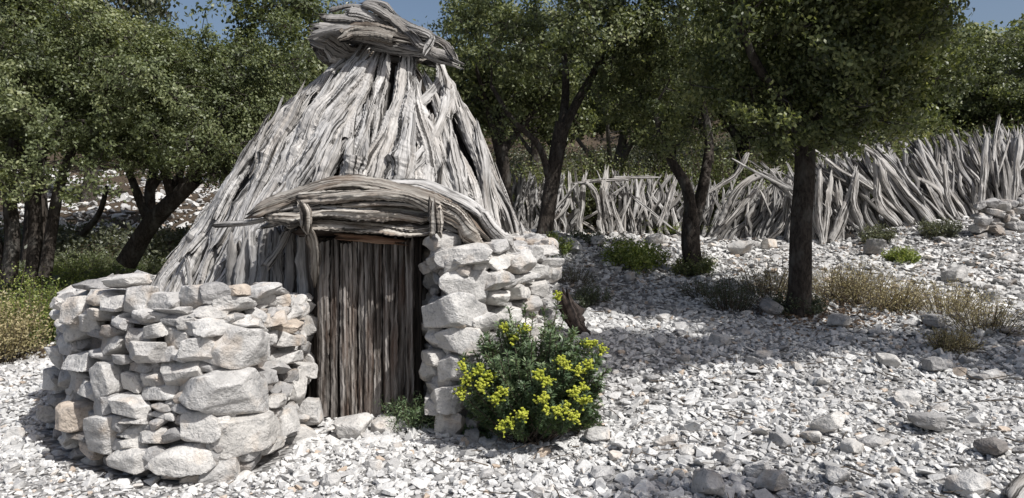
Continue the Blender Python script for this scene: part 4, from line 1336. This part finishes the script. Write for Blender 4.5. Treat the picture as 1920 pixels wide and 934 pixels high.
# loose rocks big enough to be told apart: px,py of the centre, width px, label
ROCKS = [
 (1238,642,30,'upright pale rock in the dappled shade left of the thick trunk'),
 (1412,678,26,'small cube-shaped grey rock alone on the sunlit rubble'),
 (1700,750,44,'flat-topped grey rock right of the middle of the rubble slope'),
 (1738,796,62,'wide low grey-brown rock on the right of the rubble'),
 (1568,892,46,'upright wedge of white rock near the bottom edge'),
 (1860,842,58,'dark hollow-looking brown rock near the lower right corner'),
 (1575,608,48,'rounded grey rock at the right foot of the thick trunk'),
 (1443,582,46,'dark rounded boulder at the left foot of the thick trunk'),
 (662,806,66,'large pale cube of rock below the left side of the door'),
 (718,804,44,'grey rock below the middle of the door'),
 (745,838,20,'small white pebble-like rock before the doorstep'),
 (690,822,26,'small ochre-tinted rock leaning on the rock below the door'),
 (1462,826,40,'brownish slab lying in the lower middle of the rubble'),
 (1418,882,44,'flat grey slab low in the rubble left of the upright wedge'),
 (1750,688,46,'dark pitted rock right of the slope middle'),
 (1665,678,40,'pale block above the flat-topped grey rock'),
 (1748,606,42,'brown-shadowed rock above the pale block on the slope'),
 (1350,640,36,'pale slab in the tree shade'),
 (1860,705,40,'grey rock in the shade patch near the right edge'),
 (1450,905,60,'large slab at the bottom edge, under tree shade'),
 (1330,915,70,'grey boulder in the bottom edge shade'),
 (1820,915,70,'blue-grey boulder at the bottom right in shade'),
 (1120,820,46,'pale block right of the yellow-flowered bush'),
 (1360,860,40,'white wedge rock below the middle of the slope'),
 (1550,800,52,'broad flat slab in the middle of the lower rubble'),
 (1600,840,40,'thin slab beside the broad flat slab'),
 (700,876,36,'white rock on the path before the door'),
 (620,905,40,'white rock at the bottom edge right of the curved wall'),
 (30,815,34,'pale upright rock left of the curved wall'),
 (20,880,30,'white rock in the lower left corner'),
 (960,812,40,'grey rock under the front of the yellow-flowered bush'),
 (885,822,40,'dark grey rock at the foot of the right stone wall'),
 (1690,478,40,'rock hollow on the slope below the leaning trunks'),
 (1640,470,44,'dark grey boulder below the long palisade'),
 (1530,520,36,'white rock right of the thick trunk'),
 (1860,560,40,'white slab high on the right of the slope'),
 (1790,520,44,'pale block halfway up the right slope'),
 (1180,520,30,'white rock on the path below the green shrub'),
 (1120,455,36,'pale ledge stone below the palisade doorway'),
 (1075,462,40,'pale ledge stone beside the leaning trunk'),
 (1230,452,40,'ledge stone behind the green shrub'),
 (1390,470,44,'pale ledge stone between the forked tree and the thick trunk'),
 (1440,462,36,'small ledge stone near the tangled trunks'),
]
rk = np.random.default_rng(99)
for k, (px, py, ww, lab) in enumerate(ROCKS):
    p = on_ground(px, py + ww * .22)
    s = ww / F * p[1]
    V, T_ = rock((s * 1.1, s * rk.uniform(.7, 1), s * rk.uniform(.5, .8)), 7700 + k, 4, 45, 13)
    V = V @ rotm(rk.normal() * .15, rk.normal() * .15, rk.uniform(0, 6.28)).T
    acc = Acc(); acc.add(V, [T_], rk.uniform(.35, .9) if 'dark' not in lab and 'brown' not in lab else .12)
    o = link('limestone_rock', acc.mesh('limestone_rock', MAT['stonedark' if 'hollow-looking' in lab else 'stone'], False), None, p + np.array([0, 0, s * (.34 if ww > 40 else .26)]))
    tag(o, lab, 'rock', 'loose rocks on the rubble')
# unremarkable larger stones of the slope
big = Acc()
n = 240
y = rk.uniform(3.6, 15, n); x = y * rk.uniform(-.2, .75, n)
ok = ~inside_walls(x, y); x, y = x[ok], y[ok]; z = ground(x, y)
for k in range(len(x)):
    s = rk.uniform(.04, .11) * (1 + .05 * y[k])
    V, T_ = rock((s * 1.3, s, s * rk.uniform(.4, .75)), 8000 + k % 60, 2, 20, 6)
    V = V @ rotm(rk.normal() * .25, rk.normal() * .25, rk.uniform(0, 6.28)).T
    big.add(V + np.array([x[k], y[k], z[k] + s * .2]), [T_], rk.uniform(0, .96))
tag(link('coarse_rubble', big.mesh('coarse_rubble', MAT['stone'], False)), 'fist to head sized stones strewn through the pale rubble', 'rubble', kind='stuff')

# ------------------------------------------------------------------ plants
def blades(acc, P, h, r, w_=.006, bend=.4, rndlo=0, rndhi=1):
    n = len(P)
    a = r.uniform(0, 2 * PI, n)
    d = np.stack([np.cos(a), np.sin(a), np.zeros(n)], 1)
    side = np.stack([-np.sin(a), np.cos(a), np.zeros(n)], 1) * w_
    hh = h * r.uniform(.5, 1.2, n)
    b = bend * r.uniform(.2, 1.3, n)
    p1 = P + d * (hh * b * .35)[:, None] + np.array([0, 0, 1]) * (hh * .6)[:, None]
    p2 = P + d * (hh * b)[:, None] + np.array([0, 0, 1]) * (hh * (1 - .2 * b))[:, None]
    V = np.stack([P - side, P + side, p1 + side * .8, p1 - side * .8, p2], 1).reshape(-1, 3)
    i = np.arange(n) * 5
    acc.add(V, [np.stack([i, i + 1, i + 2, i + 3], 1), np.stack([i + 3, i + 2, i + 4], 1)], np.repeat(r.uniform(rndlo, rndhi, n), 5))

def bush(name, label, cat, base, rad, h, nstem, per, seed, leafm, leaf=(.03, .014), stemm='twig', group=None, erect=.5, sr=.004, spread=1.0):
    r = np.random.default_rng(seed)
    base = np.asarray(base, float)
    root = thing(name, base, label, cat, group)
    st, lf = Acc(), Acc()
    for k in range(nstem):
        a = r.uniform(0, 2 * PI); q = r.uniform(0, 1) ** .6
        foot = np.array([math.cos(a), math.sin(a), 0]) * rad * .55 * q * spread
        foot[2] = gz(base[0] + foot[0], base[1] + foot[1]) - base[2] - .02
        tip = foot + np.array([math.cos(a) * rad * q * .6, math.sin(a) * rad * q * .6, h * r.uniform(.55, 1.05) * (1 - .35 * q * q)])
        mid = (foot + tip) / 2 + r.normal(size=3) * rad * .06
        P = catmull(np.array([foot, mid, tip]), 6)
        tube(st, P, np.linspace(sr, sr * .4, 6), 4)
        n = int(per * r.uniform(.7, 1.3))
        s = r.uniform(.25, 1.02, n)
        idx = np.clip(s * 5, 0, 4.99); i0 = idx.astype(int); f = (idx - i0)[:, None]
        c = P[i0] * (1 - f) + P[np.minimum(i0 + 1, 5)] * f + r.normal(size=(n, 3)) * rad * .085
        N = r.normal(size=(n, 3)) + np.array([0, 0, .7]); N /= np.linalg.norm(N, axis=1)[:, None]
        leaves(lf, c, N, np.full(n, leaf[0]), np.full(n, leaf[1]), r, np.clip(r.uniform(0, 1, n) * .8 + .2 * s, 0, 1))
    link('stems', st.mesh('stems', MAT[stemm]), root)
    tag(link('leaves', lf.mesh('leaves', MAT[leafm], False), root), kind=None)
    return root

def tuft(name, label, base, rad, h, n, seed, mat, w_=.004, group=None, bend=.5):
    r = np.random.default_rng(seed)
    base = np.asarray(base, float)
    a = r.uniform(0, 2 * PI, n); q = r.uniform(0, 1, n) ** .5 * rad
    x, y = np.cos(a) * q, np.sin(a) * q
    z = ground(base[0] + x, base[1] + y) - base[2] - .01
    acc = Acc()
    blades(acc, np.stack([x, y, z], 1), h, r, w_, bend)
    o = link(name, acc.mesh(name, MAT[mat], False), None, base)
    return tag(o, label, 'grass tuft', group)

# --- yellow-flowered spurge at the foot of the right wall
def spurge():
    r = np.random.default_rng(321)
    base = on_ground(1000, 800)
    base = np.array([at(1000, 790, 5.34)[0], 5.34, 0]); base[2] = gz(base[0], base[1])
    root = thing('flowering_spurge', base, 'rounded dark green bush with yellow-green flower heads at the foot of the stone wall', 'bush')
    st, lf = Acc(), Acc()
    fl = [(880,716,4.72),(906,728,4.68),(872,692,4.74),(932,752,4.66),(866,740,4.74),(900,700,4.72),(920,712,4.72),(946,738,4.68),(960,796,4.62),(978,782,4.6),(944,802,4.62),(948,622,4.9),(982,624,4.88),(962,640,4.85),
          (1010,708,4.62),(1024,720,4.62),(1018,752,4.6),(1022,768,4.6),(1060,690,4.66),(1048,682,4.66),(1082,700,4.68),(1102,690,4.72),(1096,652,4.9),(1112,648,4.92),(1126,662,4.92),(1060,768,4.6),(1076,742,4.62),(1094,756,4.64),(1072,786,4.6),(1044,776,4.6),(1092,732,4.66),(1046,562,5.35)]
    tips = [at(f[0], f[1], f[2] + .28) - base for f in fl]
    nf = len(tips)
    for _ in range(300):     # leafy shoots
        px, py = r.uniform(860, 1140), r.uniform(590, 800)
        e = ((px - 1000) / 145) ** 2 + ((py - 705) / 112) ** 2
        if e > 1: continue
        Yf = 5.32 - .42 * math.sqrt(max(0, 1 - e)) * r.uniform(.5, 1.02)
        tips.append(at(px, py, Yf) - base)
    for _ in range(80):      # the side away from the camera
        d = r.normal(size=3); d[2] = abs(d[2]); d[1] = abs(d[1]) * .6; d /= np.linalg.norm(d)
        tips.append(d * np.array([.5, .40, .62]))
    for (px, py, Y) in [(955,578,5.3),(985,570,5.32),(1000,590,5.25),(1030,600,5.2),(1060,590,5.3),(945,600,5.25),(1020,575,5.3),(1132,640,5.1),(1140,690,4.95),(1128,720,4.85)]:
        tips.append(at(px, py, Y + .25) - base)
    for k, tip in enumerate(tips):
        foot = np.array([r.normal() * .05, r.normal() * .05, -.03])
        mid = foot * .5 + tip * .5 + np.array([0, 0, -.02]) + r.normal(size=3) * .03
        P = catmull(np.array([foot, mid, tip]), 8)
        tube(st, P, np.linspace(.006, .0035, 8), 4)
        n = 110
        s = r.uniform(.4, 1, n) ** .6
        idx = np.clip(s * 7, 0, 6.99); i0 = idx.astype(int); f = (idx - i0)[:, None]
        c = P[i0] * (1 - f) + P[i0 + 1] * f
        ax = (P[-1] - P[-3]); ax /= np.linalg.norm(ax)
        rd = r.normal(size=(n, 3)); rd -= (rd @ ax)[:, None] * ax; rd /= np.linalg.norm(rd, axis=1)[:, None]
        dr = rd + ax * r.uniform(.2, .9, n)[:, None]; dr /= np.linalg.norm(dr, axis=1)[:, None]
        L = r.uniform(.03, .055, n)[:, None]
        sd = np.cross(dr, rd + r.normal(size=(n, 3)) * .2); sd /= np.linalg.norm(sd, axis=1)[:, None] + 1e-9
        V = np.stack([c, c + dr * L * .5 + sd * .0055, c + dr * L, c + dr * L * .5 - sd * .0055], 1).reshape(-1, 3)
        lf.add(V, [np.arange(4 * n).reshape(n, 4)], np.repeat(r.uniform(0, 1, n) * .6 + (.4 if k % 5 == 0 else .1), 4))
        if k < nf:
            fa = Acc()
            r.uniform()
            # an umbel: rays ending in little cups
            m = int(r.uniform(24, 62))
            hue = r.uniform(-.25, .2)
            d = r.normal(size=(m, 3)); d = d + ax * 1.3 + np.array([0, -.4, .5]); d /= np.linalg.norm(d, axis=1)[:, None]
            cc = tip + d * r.uniform(.015, .07, m)[:, None]
            for q_, dd in zip(cc, d):
                tube(fa, [tip - ax * .01, (tip + q_) / 2, q_], [.0022, .0018, .0016], 3, .2)
                V, T_ = ICO[1]
                fa.add(V * np.array([.0085, .0085, .006]) * r.uniform(.8, 1.4) + q_, [T_], np.clip(r.uniform(.1, 1) + hue, 0, 1))
            N = d + r.normal(size=(m, 3)) * .4; N /= np.linalg.norm(N, axis=1)[:, None]
            leaves(fa, cc - d * .006, N, np.full(m, .024), np.full(m, .020), r, r.uniform(.2, 1, m))
            link('flower_head', fa.mesh('flower_head', MAT['spurgeflower'], False), root)
    link('stems', st.mesh('stems', MAT['twig']), root)
    link('leaves', lf.mesh('leaves', MAT['spurge'], False), root)
spurge()

g = on_ground(770, 812)
bush('small_green_plant', 'small dark green feathery plant in the shade at the right foot of the door', 'plant', g + np.array([0, .12, 0]), .24, .28, 40, 60, 41, 'spurge', (.035, .008))
b_ = on_ground(1190, 500)
bush('green_shrub', 'bright yellow-green leafy shrub in the sun left of the forked tree', 'shrub', b_, .48, .38, 60, 70, 42, 'herb', (.045, .024))
b_ = on_ground(1112, 572)
bush('small_green_plant', 'low dark green plant in tree shade right of the stone wall', 'plant', b_, .24, .26, 36, 50, 43, 'herbdark', (.03, .012))
b_ = on_ground(1078, 530)
bush('heather_bush', 'wispy grey-brown low bush right behind the stone wall end', 'bush', b_, .3, .26, 50, 40, 44, 'oakgrey', (.016, .007))
b_ = on_ground(1372, 580)
bush('heather_bush', 'wispy dark low bush left of the thick trunk', 'bush', b_, .34, .44, 80, 45, 45, 'herbdark', (.02, .008))
b_ = on_ground(1315, 556)
bush('heather_bush', 'low thin bush between the forked tree and the dark low bush', 'bush', b_, .26, .26, 50, 35, 46, 'herbdark', (.018, .007))
b_ = on_ground(1305, 515)
bush('shoots_bush', 'dark leafy shoots round the foot of the forked tree', 'bush', b_, .3, .34, 46, 60, 47, 'oak', (.04, .02))
b_ = on_ground(1492, 590)
bush('shoots_bush', 'dark shoots and bark litter round the foot of the thick trunk', 'bush', b_, .3, .28, 60, 50, 48, 'herbdark', (.03, .014))
DG = [(1440,540,.3,.36),(1560,545,.34,.34),(1600,552,.34,.4),(1645,560,.34,.36),(1680,570,.22,.28),(1775,572,.28,.3),(1850,605,.3,.26),(1782,645,.16,.18)]
DL = ['dry yellow grass clump touching the left side of the thick trunk','dry straw grass clump just right of the thick trunk','tallest dry straw clump in the row right of the thick trunk','dry clump third in the row right of the thick trunk','short dry clump ending the row right of the thick trunk',
      'rusty dry clump alone on the slope beyond the row','yellow dry clump near the right edge of the slope','tiny dry clump low on the right slope']
for k, (px, py, rad, h) in enumerate(DG):
    b_ = on_ground(px, py + 14)
    bush('dry_grass_clump', DL[k], 'grass clump', b_, rad * 1.35, h * 1.3, 85, 26, 60 + k, 'drygrass', (.024, .009), 'twig', 'dry clumps on the slope')
HG = [(1040,470,.3,.3,'herb','yellow-green herb on the bank beside the leaning trunk'),(1058,432,.34,.4,'drygrass','reddish dry herb in front of the palisade left of its doorway'),(1120,452,.5,.18,'herbdark','olive mat of herbs on the ledge below the doorway'),
      (1250,436,.4,.3,'herb','green herb at the foot of the palisade right of its doorway'),(1345,440,.34,.5,'oak','leafy shoots growing up the tangled trunks'),(1690,490,.22,.24,'herb','small bright herb on the slope below the long palisade'),
      (1760,440,.3,.3,'oakgrey','greyish herb at the foot of the leaning trunks'),(1640,452,.26,.3,'oakgrey','grey sprig against the lower leaning trunks'),(1465,420,.4,.6,'oak','dark leafy bush in front of the tangled trunks')]
for k, (px, py, rad, h, mt, lab) in enumerate(HG):
    b_ = on_ground(px, py + 4)
    bush('wild_herb', lab, 'herb', b_, rad, h, 46, 50, 80 + k, mt, (.035, .018))

for k, (px, Y, rad, h, lab) in enumerate([(1010,15.3,.9,1.5,'dark thicket behind the palisade left of its doorway'),(1120,15.8,.9,1.7,'dark thicket right behind the palisade doorway'),(1230,16.0,.9,1.6,'dark thicket behind the upright palisade'),
      (1330,15.4,.9,1.7,'dark thicket behind the forked tree'),(1430,15.0,1.0,1.7,'dark thicket behind the tangled trunks'),(1540,14.6,.9,1.6,'dark thicket behind the thick trunk'),(1650,14.5,1.0,1.6,'dark thicket behind the middle of the leaning trunks'),(1770,14.3,.9,1.5,'dark thicket behind the upper leaning trunks'),(1890,14.2,.9,1.5,'dark thicket behind the right end of the long palisade')]):
    x = (px - 960) / F * Y
    bush('thicket', lab, 'shrub', (x, Y, gz(x, Y)), rad, h, 130, 75, 700 + k, 'oak', (.06, .034), 'twig', 'thickets behind the palisades', sr=.012)

# --- left side: tall herbs, undergrowth and grass
LG = [(20,8.6,.55,1.0,'herb','tall pale-green flowering herbs left of the curved wall'),(75,9.2,.5,.75,'grass','leafy green herbs behind the tall pale ones'),(-10,8.0,.5,.8,'drygrass','yellowed dry herbs at the left edge beside the wall'),
      (140,10.5,.6,.5,'herb','green undergrowth behind the left end of the wall'),(230,11.8,.6,.5,'grass','green undergrowth at the foot of the crooked trunk'),(110,12,.7,.55,'herb','green undergrowth between the dark stems'),(330,12.4,.6,.55,'oakpale','pale bush between the crooked trunk and the hut'),(180,12.8,.6,.6,'oakpale','pale leafy bush left of the crooked trunk')]
for k, (px, Y, rad, h, mt, lab) in enumerate(LG):
    x = (px - 960) / F * Y
    bush('undergrowth_bush', lab, 'bush', (x, Y, gz(x, Y)), rad, h, 110, 60, 120 + k, mt, (.034, .016), 'twig')
r = np.random.default_rng(500)
n = 26000
y = r.uniform(7.2, 14.5, n); x = y * r.uniform(-.74, -.36, n)
v = np.clip(((-4.4 - x) * .6 + (y - 9.4) * .6), 0, 1)
k_ = (r.uniform(0, 1, n) < v) & ~inside_walls(x, y)
x, y = x[k_], y[k_]
gr = Acc()
blades(gr, np.stack([x, y, ground(x, y)], 1), .17, r, .006, .5)
tag(link('meadow_grass', gr.mesh('meadow_grass', MAT['grass'], False)), 'green grass and herbs under the trees on the left', 'grass', kind='stuff')
# leaf litter under the trees
n = 9000
y = np.concatenate([r.uniform(9, 20, n), bA[1] + r.normal(size=1200) * .5]); x = np.concatenate([y[:n] * r.uniform(-.8, .75, n), bA[0] + .25 + r.normal(size=1200) * .45])
k_ = ~inside_walls(x, y); x, y = x[k_], y[k_]
lt = Acc()
N = r.normal(size=(len(x), 3)) * .4 + np.array([0, 0, 1]); N /= np.linalg.norm(N, axis=1)[:, None]
leaves(lt, np.stack([x, y, ground(x, y) + .04], 1), N, np.full(len(x), .05), np.full(len(x), .03), r, r.uniform(0, 1, len(x)))
tag(link('leaf_litter', lt.mesh('leaf_litter', MAT['litter'], False)), 'brown leaf litter under the oaks', 'litter', kind='stuff')
# distant wood on the hills
def far_wood():
    r = np.random.default_rng(909)
    acc = Acc()
    n = 420
    y = r.uniform(32, 95, n); x = y * r.uniform(-1.1, 1.1, n); z = ground(x, y)
    for k in range(n):
        m = 900
        d = r.normal(size=(m, 3)); d /= np.linalg.norm(d, axis=1)[:, None]
        c = np.array([x[k], y[k], z[k] + 1.9]) + d * np.array([2.0, 2.0, 1.7]) * (r.uniform(.4, 1, m) ** .5)[:, None] * r.uniform(.7, 1.2)
        N = d + r.normal(size=(m, 3)) * .6; N /= np.linalg.norm(N, axis=1)[:, None]
        leaves(acc, c, N, np.full(m, .24), np.full(m, .16), r, np.clip(r.uniform(0, 1, m) * .7 + r.uniform(0, .3), 0, 1))
    tag(link('distant_wood', acc.mesh('distant_wood', MAT['oak'], False)), 'distant oak wood covering the hills', 'wood', kind='stuff')
far_wood()
n = 2600
r = np.random.default_rng(611)
y = r.uniform(15.0, 30, n); x = r.uniform(-.28, .75, n) * y
y = np.concatenate([y, r.uniform(10.5, 17, 620)]); x = np.concatenate([x, r.uniform(-.75, -.34, 620) * y[n:]]); n = len(x)
ug = Acc()
for k in range(n):
    m = 34
    hh = r.uniform(.15, .8) if y[k] > 15 and x[k] > -4 else r.uniform(.1, .42)
    c = np.array([x[k], y[k], gz(x[k], y[k]) + hh * .4]) + r.normal(size=(m, 3)) * np.array([.28, .28, hh * .32])
    N = r.normal(size=(m, 3)) + np.array([0, 0, .6]); N /= np.linalg.norm(N, axis=1)[:, None]
    leaves(ug, c, N, np.full(m, .09), np.full(m, .055), r, np.clip(r.uniform(0, 1, m) * .7 + r.uniform(0, .3), 0, 1))
tag(link('undergrowth', ug.mesh('undergrowth', MAT['oakgrey'], False)), 'green scrub covering the slope behind the palisades and the hut', 'undergrowth', kind='stuff')

# old beam leaning at the end of the right wall, and the grey log in the lower right corner
def loose_wood(name, lab, pts, w_, t_, mat, seed):
    p0 = np.asarray(pts[0], float)
    V, Fc, L = stick([np.asarray(p) - p0 for p in pts], w_, t_, (0, -1, .3), seed, n=26, m=14, taper=(.8, .6), ridge=.12, wob=.05)
    acc = Acc(); acc.add(V, Fc, .4, L)
    tag(link(name, acc.mesh(name, MAT[mat]), None, p0), lab, 'beam' if 'beam' in name else 'log')
gp = on_ground(1096, 630)
loose_wood('dark_beam', 'short dark rotten beam leaning against the far end of the right stone wall', [gp, gp + np.array([-.09, .05, .12]), gp + np.array([-.16, .1, .32])], .16, .08, 'darkwood', 11)
gp = on_ground(1912, 936)
loose_wood('fallen_log', 'weathered grey log lying in the lower right corner', [gp + np.array([-.12, -.12, .02]), gp + np.array([.1, .05, .06]), gp + np.array([.5, .25, .08])], .13, .12, 'driftwood', 12)

# fallen twigs on the stones
tw = Acc()
r = np.random.default_rng(717)
n = 420
y = r.uniform(3.8, 13, n); x = y * r.uniform(-.1, .7, n)
k_ = ~inside_walls(x, y); x, y = x[k_], y[k_]; z = ground(x, y)
for k in range(len(x)):
    a = r.uniform(0, 6.28); L = r.uniform(.06, .28)
    d = np.array([math.cos(a), math.sin(a), r.normal() * .12])
    p = np.array([x[k], y[k], z[k] + .05])
    P = np.array([p, p + d * L * .5 + r.normal(size=3) * L * .08, p + d * L])
    rr_ = r.uniform(.002, .006)
    tube(tw, P, [rr_, rr_ * .8, rr_ * .4], 4)
tag(link('fallen_twigs', tw.mesh('fallen_twigs', MAT['twig'])), 'thin brown twigs fallen on the rubble', 'twigs', kind='stuff')
